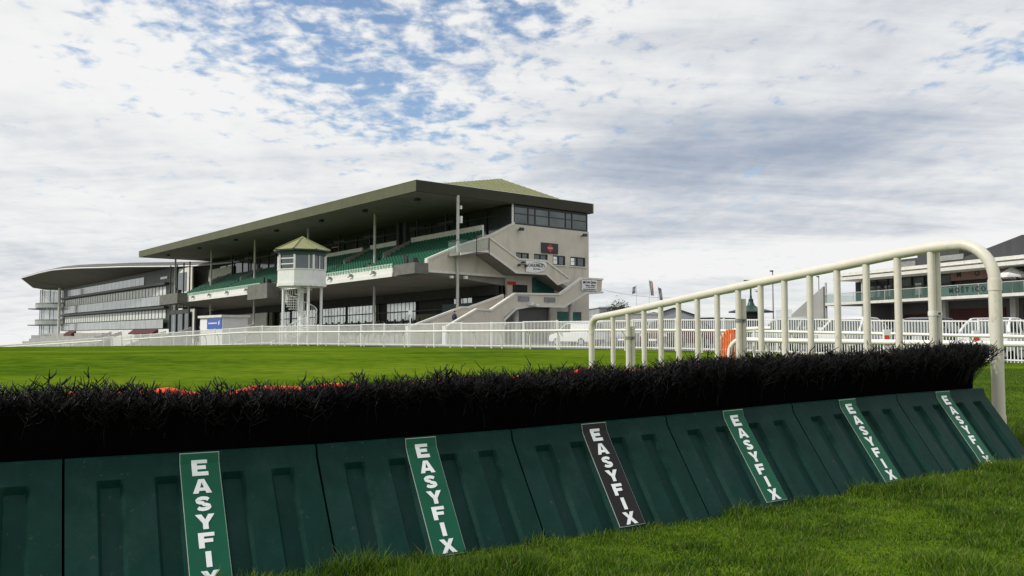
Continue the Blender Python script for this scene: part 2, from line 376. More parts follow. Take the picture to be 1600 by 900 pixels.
troughs = [(.115, .215), (.325, .425), (.580, .680), (.790, .890)]
LET = {  # outline pieces on a unit square, none overlapping
 'E': [[(0,0),(1,0),(1,.24),(.34,.24),(.34,.38),(.88,.38),(.88,.61),(.34,.61),(.34,.76),(.98,.76),(.98,1),(0,1)]],
 'A': [[(-.06,0),(.28,0),(.335,.17),(.70,.17),(.755,0),(1.10,0),(.70,1),(.34,1)]],
 'Y': [[(.35,0),(.68,0),(.68,.40),(1.10,1),(.72,1),(.52,.64),(.32,1),(-.07,1),(.35,.40)]],
 'F': [[(0,0),(.34,0),(.34,.36),(.86,.36),(.86,.60),(.34,.60),(.34,.75),(.97,.75),(.97,1),(0,1)]],
 'I': [[(.33,0),(.67,0),(.67,1),(.33,1)]],
 'X': [[(-.06,0),(.31,0),(.52,.32),(.73,0),(1.10,0),(.72,.52),(1.05,1),(.69,1),(.51,.71),(.33,1),(-.04,1),(.31,.51)]],
}
def letter_polys(ch):
    if ch == 'A':   # with its counter
        o = LET['A'][0]
        return [[(-.06,0),(.28,0),(.335,.17),(.41,.40),(.52,.78),(.34,1)], [(.755,0),(1.10,0),(.70,1),(.52,.78),(.63,.40),(.70,.17)], [(.335,.17),(.70,.17),(.63,.40),(.41,.40)], [(.34,1),(.52,.78),(.70,1)]]
    if ch == 'S':
        cen = []
        for k in range(9):
            a = R(18) + R(245) * k / 8; cen.append((.51 + .34 * math.cos(a), .715 + .165 * math.sin(a)))
        for k in range(9):
            a = R(83) - R(245) * k / 8; cen.append((.49 + .345 * math.cos(a), .285 + .165 * math.sin(a)))
        out = []; w = .125; side = []
        for i, (x, y) in enumerate(cen):
            x0, y0 = cen[max(0, i - 1)]; x1, y1 = cen[min(len(cen) - 1, i + 1)]; dx, dy = x1 - x0, y1 - y0; l = math.hypot(dx, dy)
            ww = w * (1.15 if abs(dy) > abs(dx) * .9 else 1.); side.append(((x - dy / l * ww, y + dx / l * ww), (x + dy / l * ww, y - dx / l * ww)))
        for a, b in zip(side, side[1:]): out.append([a[0], b[0], b[1], a[1]])
        return out
    return LET[ch]
def make_panel(i, label, strip):
    p0 = hp(i, 0, 0); root = empty('hurdle_panel', p0, 0, label, 'hurdle panel', 'foam panels along the front of the hurdle')
    g = .006 / PW; inv = Vector(p0)
    def W(t, d, z): return tuple(Vector(hp(t, d, z)) - inv)
    ws = [g]; kind = [0]
    for a, b in troughs: ws += [a, a + .014, b - .014, b]; kind += [0, 1, 1, 0]
    ws.append(1 - g); kind.append(0); ss = [q[0] for q in prof]
    m = MB(); nrow = len(ws); idx = {}
    for si, s in enumerate(ss):
        for wi, w in enumerate(ws):
            off = -.032 if (kind[wi] and si >= 3) else 0.
            d, z = pz(s, off); idx[si, wi] = len(m.v); m.v.append(W(i + w, d, z))
    for si in range(len(ss) - 1):
        for wi in range(nrow - 1): m.f.append((idx[si, wi], idx[si, wi + 1], idx[si + 1, wi + 1], idx[si + 1, wi]))
    # back roll, back, ends
    bk = [(-.02, .645), (-.05, .64), (-.07, .60), (-.07, -.05)]
    rows = []
    for d, z in bk:
        r = []
        for w in ws: r.append(len(m.v)); m.v.append(W(i + w, d, z))
        rows.append(r)
    prev = [idx[0, w] for w in range(nrow)]
    for r in rows:
        for wi in range(nrow - 1): m.f.append((prev[wi], r[wi], r[wi + 1], prev[wi + 1]))
        prev = r
    for wi in range(nrow - 1): m.f.append((prev[wi], idx[len(ss) - 1, wi], idx[len(ss) - 1, wi + 1], prev[wi + 1]))
    for wi in (0, nrow - 1): m.f.append(tuple([idx[s, wi] for s in range(len(ss))] + [r[wi] for r in rows[::-1]]))
    m.build('foam_pad', 'panel', root, smooth=True)
    # lettered strip lying over the pad
    def ribbon(w0, w1, s0, s1, off):
        q = MB(); sl_ = [s0] + [p[0] for p in prof if s0 < p[0] < s1] + [s1]
        for s in sl_:
            d, z = pz(s, off)
            for w in (w0, w1): q.v.append(W(i + w, d, z))
            d, z = pz(s, off - .003)
            for w in (w0, w1): q.v.append(W(i + w, d, z))
        for k in range(len(sl_) - 1):
            a = k * 4; b = a + 4; q.f += [(a, a + 1, b + 1, b), (a + 2, a + 3, b + 3, b + 2), (a, b, b + 2, a + 2), (a + 1, b + 1, b + 3, a + 3)]
        q.f += [(0, 1, 3, 2), (len(q.v) - 4, len(q.v) - 3, len(q.v) - 1, len(q.v) - 2)]
        return q
    w0, w1 = .424, .581
    e = ribbon(w0, w1, -.004, .738, .005).build('strip_edge', 'edge', root)
    st = ribbon(w0 + .0026, w1 - .0026, .000, .734, .0075).build('strip', 'strip_' + strip, root)
    lm = MB(); s = .036; lh = .083; lw = .083 / PW; c = (w0 + w1) / 2 - .002; gapl = .0185
    for ch in 'EASYFIX':
        for poly in letter_polys(ch):
            # split at the fold so the letter follows the profile
            pts = [(c - lw / 2 + x * lw, s + (1 - y) * lh) for x, y in poly]
            for lo, hi in ((-1, .055), (.055, .105), (.105, .13), (.13, 9)):
                out = []
                def clip(P_, k, keep):
                    r = []
                    for (a, b), (a2, b2) in zip(P_, P_[1:] + P_[:1]):
                        ina, inb = keep(b), keep(b2)
                        if ina: r.append((a, b))
                        if ina != inb: f = (k - b) / (b2 - b); r.append((a + (a2 - a) * f, k))
                    return r
                q = clip(pts, lo, lambda b: b >= lo) if lo > 0 else pts
                q = clip(q, hi, lambda b: b <= hi) if (hi < 5 and len(q) > 2) else q
                q2 = []
                for v in q:
                    if not q2 or (abs(v[0] - q2[-1][0]) + abs(v[1] - q2[-1][1])) > 1e-6: q2.append(v)
                if len(q2) < 3 or max(b for a, b in q2) - min(b for a, b in q2) < 1e-5: continue
                mid_s = sum(b for a, b in q2) / len(q2)
                b0 = len(lm.v)
                for a, b in q2:
                    bb = min(max(b, lo + 1e-6), hi - 1e-6); d, z = pz(bb, .0100); lm.v.append(W(i + a, d, z))
                lm.f.append(tuple(range(b0, b0 + len(q2))))
        s += lh + gapl
    lme = bpy.data.meshes.new('lettering'); lme.from_pydata(lm.v, [], lm.f); lme.update(); link('lettering', lme, 'letter', st)
    return root
words = {-1: 'leftmost dark green foam panel, mostly cut off by the left edge of the frame',
 0: 'dark green foam panel at far left with the largest green EASYFIX strip',
 1: 'dark green foam panel with green lettered strip, directly left of the black-stripped panel',
 2: 'dark green foam panel carrying the only black EASYFIX strip',
 3: 'dark green foam panel with green lettered strip, directly right of the black-stripped panel',
 4: 'dark green foam panel with green lettered strip, second from the right end of the hurdle',
 5: 'dark green foam panel at the right end of the hurdle beside the tall rail post'}
for i in range(-1, 6): make_panel(i, words[i], 'k' if i == 2 else 'g')

# ------------------------------------------------------------------ black brush
brush = empty('brush_hedge', hp(2.5, -.3, 0), 0, 'long black bristly brush top of the hurdle behind the green panels', 'hurdle brush')
binv = Vector(brush.location)
TA, TB = -1.6, 6.0
def vhp(t, d, z):
    t = np.asarray(t, float); k = np.array(sorted(TOPZ)); zt = np.interp(t, k, [TOPZ[a] for a in k])
    p = T0[None] + UH[None] * PW * t[:, None] + NH[None] * np.asarray(d)[:, None]
    return np.stack([p[:, 0], p[:, 1], zt - HGT + z], 1) - np.array(binv)[None]
def n1(t, sc, seed):
    r = np.random.default_rng(seed).uniform(-1, 1, 400); x = (np.asarray(t) + 3) * sc; i = x.astype(int); f = x - i; f = f * f * (3 - 2 * f); return r[i] * (1 - f) + r[i + 1] * f
NS = 6800
t = rng.uniform(TA, TB, NS); t[:420] = rng.uniform(5.80, 6.0, 420); d = -rng.uniform(.115, .49, NS)
gap = n1(t, 9.5, 8)
top = .918 + .055 * np.clip(t / 5, 0, 1) - .06 * (d < -.30) * (gap > .45) + .016 * n1(t, 2.3, 1) + .026 * n1(t, 8, 2) + .018 * n1(t, 23, 12) + rng.normal(0, .022, NS) - .03 * (d < -.42) + .015 * (t > 3)
tall = rng.random(NS) < .028; top[tall] += rng.uniform(.03, .085, tall.sum())
sprig = (np.abs(t + .02) < .055) & (rng.random(NS) < .35); top[sprig] += rng.uniform(.03, .095, sprig.sum())
lean_d = (d + .29) * .75 + rng.normal(0, .10, NS); lean_t = rng.normal(0, .13, NS) + rng.uniform(.1, 1.1, NS) * np.clip((t - 5.74) / .2, 0, 1)
nseg = 5; zb = .60; P0 = []; P1 = []; R0 = []; R1 = []
pos = [vhp(t, d, np.full(NS, zb))]
wob_t = np.zeros(NS); wob_d = np.zeros(NS)
for k in range(1, nseg + 1):
    f = k / nseg; wob_t += rng.normal(0, .010, NS); wob_d += rng.normal(0, .010, NS)
    pos.append(vhp(t + (lean_t * (top - zb) * f ** 1.5 + wob_t) / PW, d + lean_d * (top - zb) * f ** 1.5 + wob_d, zb + (top - zb) * f))
rad = rng.uniform(.0026, .0046, NS); rad[tall] *= 1.45; rad[sprig] *= 1.3; coarse = rng.random(NS) < .10; rad[coarse] *= 1.5
for k in range(nseg):
    P0.append(pos[k]); P1.append(pos[k + 1]); R0.append(rad * (1 - .1 * k)); R1.append(rad * (1 - .1 * (k + 1)))
# side shoots, two segments each
for rep in range(12):
    f = rng.uniform(.45, 1.0, NS) ** .8; ki = np.minimum((f * nseg).astype(int), nseg - 1); fr = f * nseg - ki
    pa = np.stack(pos, 0); a = pa[ki, np.arange(NS)]; b = pa[ki + 1, np.arange(NS)]; o = a + (b - a) * fr[:, None]
    ax = (b - a); ax /= np.linalg.norm(ax, axis=1, keepdims=True)
    an = rng.uniform(0, 2 * math.pi, NS); side = np.stack([np.cos(an), np.sin(an), rng.uniform(-.1, .3, NS)], 1)
    dr = ax * rng.uniform(.25, .9, NS)[:, None] + side * rng.uniform(.6, 1.1, NS)[:, None]; dr /= np.linalg.norm(dr, axis=1, keepdims=True)
    ln = rng.uniform(.015, .055, NS)[:, None]; m1 = o + dr * ln
    dr2 = dr + np.stack([rng.normal(0, .3, NS), rng.normal(0, .3, NS), rng.uniform(.1, .7, NS)], 1); dr2 /= np.linalg.norm(dr2, axis=1, keepdims=True)
    m2 = m1 + dr2 * ln * rng.uniform(.5, 1., NS)[:, None]
    P0 += [o, m1]; P1 += [m1, m2]; R0 += [rad * .75, rad * .62]; R1 += [rad * .62, rad * .38]
V, F, S_ = segs(np.concatenate(P0), np.concatenate(P1), np.concatenate(R0), np.concatenate(R1))
link('bristles', fast_mesh('bristles', V, F, S_), 'birch', brush)
m = MB(); tt = np.linspace(TA, TB - .02, 24)
for a, b in zip(tt, tt[1:]):
    c = [Vector(hp(q, dd, zz_)) - binv for q in (a, b) for dd, zz_ in ((-.095, .02), (-.095, .865), (-.16, .905), (-.42, .905), (-.48, .02))]
    m.add(c, [(0, 5, 6, 1), (1, 6, 7, 2), (2, 7, 8, 3), (3, 8, 9, 4)] + ([(0, 1, 2, 3, 4)] if a == tt[0] else []) + ([(5, 9, 8, 7, 6)] if b == tt[-1] else []))
m.build('brush_light_block', 'core', brush)  # black filler core, added inside the bristles to block light
# orange padding showing through along the back of the brush
m = MB(); pts = [Vector(hp(q, -.545, .895 + .03 * max(0, min(1, q / 5)) + .012 * math.sin(q * 7.3) + .01 * math.sin(q * 17))) - binv for q in np.linspace(TA, TB - .1, 60)]
m.tube(pts, [.05 + .012 * math.sin(k * 1.7) for k in range(60)], 10); m.build('orange_padding', 'orange', brush, smooth=True)

# ------------------------------------------------------------------ the tall wing rail
SP = .415; WD = np.array([-.494, .869])
wb = np.array([(1457 - 800) / 1334 * 9.26, 9.26])
def wp(k, side=0.): p = wb + WD * SP * k + UH * side; return p[0], p[1]
zt_k = [-1.7, -.9, 0, 1, 3, 6, 9, 12, 14, 15.6]; zt_v = [2.26, 2.262, 2.258, 2.226, 2.14, 2.02, 1.885, 1.745, 1.66, 1.60]
def ztop(k): return float(np.interp(k, zt_k, zt_v))
wroot = empty('wing_rail', (*wp(7), gz(*wp(7))), 0, 'tall cream plastic wing rail sloping away behind the right end of the hurdle', 'wing rail')
winv = Vector(wroot.location)
def WL(k, z, side=0.): x, y = wp(k, side); return Vector((x, y, z)) - winv
kk = list(np.arange(-.55, 14.6, .5)); rail = []
kn, kf = -1.674, 15.5; rn = .40; rf = .20
for a in np.linspace(0, 90, 10):
    rail.append(WL(kn + (rn - rn * math.cos(R(a))) / SP, ztop(-.7) - rn + rn * math.sin(R(a)) + .004))
rail = rail[:-1] + [WL(k, ztop(k)) for k in kk]
for a in np.linspace(90, 0, 8)[1:]:
    rail.append(WL(kf - (rf - rf * math.cos(R(a))) / SP, ztop(15.0) - rf + rf * math.sin(R(a))))
MB().tube(rail, .058, 20).build('top_rail', 'pvc', wroot, smooth=True)
for k, r0, zt in ((kn, .060, ztop(-.7) - rn), (kf, .050, ztop(15) - rf)):
    g0 = gz(*wp(k)) - .1
    MB().tube([WL(k, g0), WL(k, zt + .002)], r0 + .001, 20).build('end_post', 'pvc', wroot, smooth=True)
    MB().tube([WL(k, zt - .10), WL(k, zt + .012)], r0 + .006, 20).build('joint_sleeve', 'pvc', wroot, smooth=True)
    if k == kn: MB().tube([WL(k, g0), WL(k, g0 + .42)], r0 + .007, 20).build('base_sleeve', 'pvc', wroot, smooth=True)
for k in range(0, 15):
    MB().tube([WL(k, gz(*wp(k)) - .05), WL(k, ztop(k) - .045)], .0405, 14).build('upright', 'pvc', wroot, smooth=True)
for k, zt, zc in ((0, ztop(0) - .05, 1.3 + 35 / 1334 * 9.26), (7, 1.3 + 58 / 1334 * 11.8, 1.3 + 24 / 1334 * 11.8), (13, 1.3 + 15 / 1334 * 13.95, 1.3 - 3 / 1334 * 13.95)):
    MB().tube([WL(k, gz(*wp(k)) - .05, .090), WL(k, zt, .090)], .041, 14).build('stake_post', 'pvc', wroot, smooth=True)
    mm = MB()
    a = WL(k, zc, .045); u = Vector((UH[0], UH[1], 0)); w = Vector((WD[0], WD[1], 0)); ring = []
    for j in range(20):
        an = 2 * math.pi * j / 20; c, s = math.cos(an), math.sin(an); off = .045 if c > 0 else -.045; ring.append(a + u * (off + c * .046) + w * s * .046)
    n = len(ring); mm.add([r + Vector((0, 0, h)) for h in (-.025, .025) for r in ring], [tuple(range(n))[::-1], tuple(range(n, 2 * n))] + [(q, (q + 1) % n, (q + 1) % n + n, q + n) for q in range(n)])
    cb = mm.build('clamp_band', 'greymetal' if k else 'coping', wroot)
    n_ = -w; MB().tube([a + n_ * .04, a + n_ * .062], .012, 8).build('bolt', 'darkmetal', cb)

# ------------------------------------------------------------------ grass blades (stuff)
def blades(xy, h, w, seed, leanamp=.5):
    r = np.random.default_rng(seed); n = len(xy); z = ground(xy[:, 0], xy[:, 1]); an = r.uniform(0, 2 * math.pi, n); la = r.uniform(0, 2 * math.pi, n)
    lean = r.uniform(.1, 1., n) * leanamp * h; wx = np.cos(an) * w / 2; wy = np.sin(an) * w / 2
    b = np.stack([xy[:, 0], xy[:, 1], z - .01], 1); wv = np.stack([wx, wy, 0 * wx], 1); lv = np.stack([np.cos(la) * lean, np.sin(la) * lean, 0 * lean], 1)
    hz = lambda f: np.stack([0 * h, 0 * h, h * f], 1)
    V = np.stack([b - wv, b + wv, b + lv * .35 + hz(.6) + wv * .8, b + lv * .35 + hz(.6) - wv * .8, b + lv + hz(1.)], 1)
    base = (np.arange(n) * 5)[:, None]; F = np.concatenate([np.array([[0, 1, 2, 3, 3, 2, 4]]) + base], 1).reshape(-1); S = np.tile([4, 3], n)
    return V.reshape(-1, 3), F, S
def pnoise(x, y, sc, seed):
    r = np.random.default_rng(seed).uniform(0, 1, (128, 128)); X = x * sc + 40; Y = y * sc + 40; i = X.astype(int) % 127; j = Y.astype(int) % 127; fx = X - np.floor(X); fy = Y - np.floor(Y)
    fx = fx * fx * (3 - 2 * fx); fy = fy * fy * (3 - 2 * fy)
    return r[i, j] * (1 - fx) * (1 - fy) + r[i + 1, j] * fx * (1 - fy) + r[i, j + 1] * (1 - fx) * fy + r[i + 1, j + 1] * fx * fy
def scatter(x0, x1, y0, y1, n, seed):
    r = np.random.default_rng(seed); xy = np.stack([r.uniform(x0, x1, n), r.uniform(y0, y1, n)], 1)
    px = xy[:, 0] / xy[:, 1]; keep = (np.abs(px) < .66); return xy[keep]
xy = scatter(-1.5, 7.5, 3.4, 10.5, 600000, 3)
q = (xy[:, 0] - T0[0]) * NH[0] + (xy[:, 1] - T0[1]) * NH[1]; u = (xy[:, 0] - T0[0]) * UH[0] + (xy[:, 1] - T0[1]) * UH[1]
xy = xy[((q > .42) & (u < 7.9)) | (u >= 7.85)]; q = (xy[:, 0] - T0[0]) * NH[0] + (xy[:, 1] - T0[1]) * NH[1]
c = pnoise(xy[:, 0], xy[:, 1], 2.6, 1) * .65 + pnoise(xy[:, 0], xy[:, 1], 8, 2) * .35
c = np.clip((c - .5) * 1.35 + .5, 0, 1)
bare = pnoise(xy[:, 0], xy[:, 1], 1.9, 9) * .6 + pnoise(xy[:, 0], xy[:, 1], 6, 19) * .4
keep = rng.random(len(xy)) < np.clip((.92 - bare) * 5, .5, 1); xy, q, c = xy[keep], q[keep], c[keep]
edge = np.exp(-np.clip(q - .44, 0, 9) / .12)
h = .026 + .105 * c ** 2.2 + .055 * edge * (c + .3) * rng.random(len(xy)) ; h *= .80 * rng.uniform(.6, 1.35, len(xy))
Va, Fa, Sa = blades(xy, h, rng.uniform(.0035, .0075, len(xy)), 5, .9)
xy2 = scatter(4.5, 15, 10, 24, 230000, 8); q2 = (xy2[:, 0] - T0[0]) * UH[0] + (xy2[:, 1] - T0[1]) * UH[1]; xy2 = xy2[q2 > 7.2]
c2 = pnoise(xy2[:, 0], xy2[:, 1], 1.5, 4); Vb, Fb, Sb = blades(xy2, (.025 + .035 * c2) * rng.uniform(.7, 1.3, len(xy2)), rng.uniform(.006, .010, len(xy2)), 6, .8)
Vv = np.concatenate([Va, Vb]); Ff = np.concatenate([Fa, Fb + len(Va)]); Sf = np.concatenate([Sa, Sb])
tag(link('grass', fast_mesh('grass', Vv, Ff, Sf), 'blade'), 'tufted green grass in front of and beside the hurdle', None, None, 'stuff')

# ------------------------------------------------------------------ picket fence and running rails
NF = lambda a, p: (-.7021 * a + .7121 * p, .7121 * a + .7021 * p)
def fence_path(a):            # perpendicular position of the fence line along its run
    return float(np.interp(a, [-10, 8, 30, 44, 75, 110, 150], [30.2, 30.3, 31.6, 31.7, 30.9, 31.5, 32.5]))
f0 = NF(30, fence_path(30)); fence = empty('picket_fence', (*f0, gz(*f0)), 0, 'long white metal picket fence along the far side of the track', 'fence'); finv = Vector(fence.location)
a = -8.; PL = 2.45
k = 0
while a < 140:
    b = a + PL; far = a > 66
    pa = NF(a, fence_path(a)); pb = NF(b, fence_path(b)); za, zb_ = gz(*pa), gz(*pb); hh = 1.38 + (.03 if k % 3 == 0 else 0)
    va = Vector((*pa, za)) - finv; vb = Vector((*pb, zb_)) - finv; m = MB(); dv = vb - va; ln = dv.length; dn = dv.normalized(); sd = Vector((dn.y, -dn.x, 0))
    def bar(p, q_, w, h_):
        p = Vector(p); q_ = Vector(q_)
        vs_ = [p - sd * w, p + sd * w, q_ + sd * w, q_ - sd * w]; m.add([v for v in vs_] + [v + Vector((0, 0, h_)) for v in vs_], [(0, 3, 2, 1), (4, 5, 6, 7), (0, 1, 5, 4), (1, 2, 6, 5), (2, 3, 7, 6), (3, 0, 4, 7)])
    up = Vector((0, 0, 1))
    bar(va + up * (hh - .06), vb + up * (hh - .06), .02, .045); bar(va + up * .10, vb + up * .10, .02, .045)
    step = .102 if not far else .15; npk = int(ln / step)
    for j in range(1, npk):
        c_ = va + dn * (ln * j / npk) + Vector((0, 0, 0)); w = .013 if not far else .018; tz = hh - .006
        x0 = c_ - dn * w; x1 = c_ + dn * w; vs_ = [x0 - sd * .008, x0 + sd * .008, x1 + sd * .008, x1 - sd * .008]
        m.add([v + up * .04 for v in vs_] + [v + up * tz for v in vs_], [(4, 5, 6, 7), (0, 1, 5, 4), (1, 2, 6, 5), (2, 3, 7, 6), (3, 0, 4, 7)])
    m.build('picket_panel', 'white', fence)
    MB().tube([va - up * .1, va + up * (hh + .03)], .045, 8).build('fence_post', 'white', fence)
    a = b; k += 1
def run_rail(name, pts, label, hgt=.90, r=.055, leg=2.05, group='running rails of the track', curl0=False):
    P3 = [Vector((x, y, gz(x, y) + hgt)) for x, y in pts]; mid_ = P3[len(P3) // 2]; root = empty(name, (mid_.x, mid_.y, mid_.z - hgt), 0, label, 'running rail', group); iv = Vector(root.location)
    path = [p - iv for p in P3]
    if curl0:
        d0 = (path[0] - path[1]).normalized(); st = path[0]; arc = [st + d0 * (.35 * math.sin(R(a_))) - Vector((0, 0, .35 - .35 * math.cos(R(a_)))) for a_ in (90, 70, 50, 30, 15)]
        path = [arc[0] - Vector((0, 0, .5))] + arc + path
    MB().tube(path, r, 10).build('rail_tube', 'rail_pvc', root, smooth=True)
    L_ = 0; nxt = .6
    for p, q_ in zip(P3, P3[1:]):
        l = (q_ - p).length
        while L_ + l > nxt:
            o = p + (q_ - p) * ((nxt - L_) / l); dn = (q_ - p).normalized(); sd = Vector((dn.y, -dn.x, 0))
            if sd.y > 0: sd = -sd
            MB().tube([o - iv, o - iv - sd * .16 - Vector((0, 0, .28)), o - iv - sd * .20 - Vector((0, 0, hgt + .1))], .034, 8).build('rail_leg', 'rail_pvc', root, smooth=True)
            nxt += leg
        L_ += l
    return root
run_rail('running_rail', [NF(a_, fence_path(a_) - 1.5) for a_ in np.arange(-6, 82, 2.)], 'white running rail in front of the picket fence across most of the track')
run_rail('running_rail', [NF(a_, fence_path(a_) - 1.9 - .015 * (a_ - 83)) for a_ in np.arange(84.5, 138, 3.)], 'lower white running rail beyond the gap at far left of the track', .92, .06, 3.0)
run_rail('running_rail', [(5.35, 19.9), (5.97, 19.2), (7.2, 18.0), (9.2, 15.9), (10.6, 14.6), (12.5, 12.9)], 'nearer white running rail with a down-curved end beside the orange slats', .84, .056, 2.4, curl0=True)
# orange slatted wing beyond the tall rail
ow = empty('slatted_wing', (5.03, 20.4, gz(5, 20.4)), 0, 'orange slatted wing with a curved white top rail beyond the tall rail', 'slatted wing')
op = []; A0 = Vector((-.06, 0, 0)); A1 = Vector((.72, -.5, 0))
g_ = ow.location.z
hoop = [Vector((-.06, 0, .2)), Vector((-.06, 0, .80)), Vector((0, -.02, .92)), Vector((.12, -.08, 1.0)), Vector((.30, -.18, 1.055)), Vector((.72, -.48, 1.08)), Vector((.95, -.64, 1.08))]
MB().tube(hoop, .045, 10).build('top_rail', 'rail_pvc', ow, smooth=True)
for j in range(8):
    f = j / 7; x = -.08 + .34 * f; y = -.24 * f; MB().tube([(x - .06, y, -.05), (x - .015, y, .5), (x, y, .90 + .16 * min(1, f * 2.2))], .024, 8).build('slat', 'orange_slat', ow, smooth=True)
for x, y in ((.17, -.15), (.62, -.45)): MB().tube([(x, y, -.05), (x, y, 1.03)], .03, 8).build('support_post', 'rail_pvc', ow, smooth=True)

# ------------------------------------------------------------------ main stand
ang = math.atan2(-.7732, .6342)
stand = empty('grandstand', (-7.937, 70, .6), ang, 'big grandstand with olive flat-fascia roof, green seats and white zigzag end stairs', 'grandstand')
TL = .0113     # fall of the tiers along the stand
def S(u, v, z): return (-u, v, z - .6)                 # roof and end wall
def T(u, v, z): return (-u, v, z - TL * u - .6)        # tiers, falling with the ground
def part(name, m, fill, fn=S, parent=None, smooth=False):
    b = MB(fn); fill(b); return b.build(name, m, parent or stand, smooth)
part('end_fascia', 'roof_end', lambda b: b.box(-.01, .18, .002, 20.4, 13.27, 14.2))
part('roof_fascia', 'roof_olive', lambda b: (b.box(0, 77.2, 0, .18, 13.27, 14.2), b.box(77.0, 77.2, .185, 20.4, 13.27, 14.2), b.box(0, 77.2, 20.41, 20.6, 13.27, 14.2)))
part('fascia_trim', 'white', lambda b: (b.box(-.03, 77.23, -.03, .15, 14.203, 14.24), b.box(-.03, .15, .155, 20.6, 14.203, 14.24)))
part('soffit', 'soffit', lambda b: b.prism([(.19, 13.34), (.19, 13.6), (20.4, 13.6), (20.4, 13.30)], .19, 76.99))
def pitched(b):
    e = 14.05
    pts = [(.8, 1.2, e), (76, 1.2, e), (76, 19.4, e), (.8, 19.4, e), (3.6, 11.8, 16.2), (73, 11.8, 16.2)]
    b.add(pts, [(0, 1, 5, 4), (1, 2, 5), (2, 3, 4, 5), (3, 0, 4), (0, 3, 2, 1)])
part('pitched_roof', 'roof_sheet', pitched)
def seams(b):
    for k in range(1, 34):
        v = 1.2 + 18.2 * k / 34; f = (v - 1.2) / 10.6 if v < 11.8 else (19.4 - v) / 7.6
        b.tube([(.8, v, 14.07), (.8 + 2.8 * f, v, 14.07 + 2.15 * f)], .035, 4)
part('roof_seams', 'roof_sheet', seams)
def many(name, m, fill, fn, parent):
    b = MB(fn); fill(b); nb = len(b.v) // 8
    for k_ in range(nb):
        c_ = MB(fn); c_.add(b.v[8 * k_:8 * k_ + 8], [(0, 3, 2, 1), (4, 5, 6, 7), (0, 1, 5, 4), (1, 2, 6, 5), (2, 3, 7, 6), (3, 0, 4, 7)]); c_.build(name, m, parent)
# columns
for u_ in (.05, 14., 28.6, 43.4, 58.4, 73.5):
    b = MB(); b.tube([S(u_, 4.3, -5), S(u_, 4.3, 13.35)], .13, 10); b.build('column', 'col', stand, smooth=True)
# upper tier: seating deck with its front board
def deck(b):
    v0, z0, v1, z1 = 1.5, 7.0, 7.4, 10.05
    b.prism([(1.40, 6.95), (v0, 6.95), (v1, z1 - .05), (10.6, 10.35), (10.6, 5.85), (9.5, 5.85), (1.40, 6.62)], .62, 66)
part('tier_deck', 'soffit', deck, T)
many('front_board', 'white_board', lambda b: (b.box(.62, 3.2, 1.28, 1.39, 6.64, 7.45), b.box(5.7, 27.8, 1.28, 1.39, 6.64, 7.42), b.box(34.7, 62.4, 1.28, 1.39, 6.64, 7.42)), T, stand)
many('board_ledge', 'white_board', lambda b: (b.box(5.7, 27.8, 1.22, 1.277, 6.60, 6.95), b.box(34.7, 62.4, 1.22, 1.277, 6.60, 6.95)), T, stand)
part('front_handrail', 'greymetal', lambda b: [b.tube([(u_, 1.2, 7.62), (u_ + 22, 1.2, 7.62)], .03, 5) for u_ in (5.7, 34.7)] + [b.tube([(u_ + .6 * k_, 1.33, 7.25), (u_ + .6 * k_, 1.2, 7.62)], .025, 4) for u_ in (5.7, 34.7) for k_ in range(37)], T)
NR = 11
for r_ in range(NR):                       # concrete step of each row
    v = 1.55 + .53 * r_; z = 7.02 + .285 * r_
    part('row_step', 'concrete', lambda b: b.box(.64, 65.9, v, v + .53, z - .29, z), T)
def seat_geo(b, u, v, z):
    b.add([(u, v, z + .40), (u + .37, v, z + .40), (u + .37, v + .36, z + .38), (u, v + .36, z + .38), (u, v + .05, z + .44), (u + .37, v + .05, z + .44)], [(0, 1, 5, 4), (4, 5, 2, 3)])
    b.add([(u + .01, v + .36, z + .40), (u + .36, v + .36, z + .40), (u + .35, v + .45, z + .80), (u + .02, v + .45, z + .80), (u + .01, v + .40, z + .39), (u + .36, v + .40, z + .39), (u + .35, v + .49, z + .79), (u + .02, v + .49, z + .79)],
          [(0, 1, 2, 3), (4, 7, 6, 5), (3, 2, 6, 7), (0, 3, 7, 4), (1, 5, 6, 2)])
sb = MB(T); seat_geo(sb, 0, 0, 0); smesh = None; seatspots = []
for r_ in range(NR):
    v = 1.58 + .53 * r_; z = 7.02 + .285 * r_; u_ = .75
    while u_ < 65.3:
        aisle = any(abs(u_ + .2 - (c0 + .0 * r_)) < .75 for c0 in (13.3, 21.2, 33.5, 49, 60)) or (28 < u_ < 35 and r_ < 2) or (3.0 < u_ < 5.8 and r_ < 1)
        if not aisle and u_ + .4 < 65: seatspots.append((u_, v, z))
        u_ += .5
seatspots.sort(key=lambda s_: s_[0] + s_[1] * .3)
b0 = MB(); seat_geo(b0, -.21, 0, 0); proto = b0.build('seat', 'seat', stand); proto.location = S(*seatspots[0])
proto.location = T(*seatspots[0])
for s_ in seatspots[1:100]:
    c = proto.copy(); C.objects.link(c); c.parent = stand; c.location = T(*s_)
b1 = MB(T)
for s_ in seatspots[100:]: seat_geo(b1, s_[0] - .21, s_[1], s_[2])
tag(b1.build('seats', 'seat', stand), kind='stuff')
for u_ in list(np.arange(6, 27.6, .5)) + list(np.arange(35, 62, .5)): part('front_seat_back', 'seat_front', lambda b: b.box(u_, u_ + .40, 1.42, 1.46, 7.46, 7.80), T)
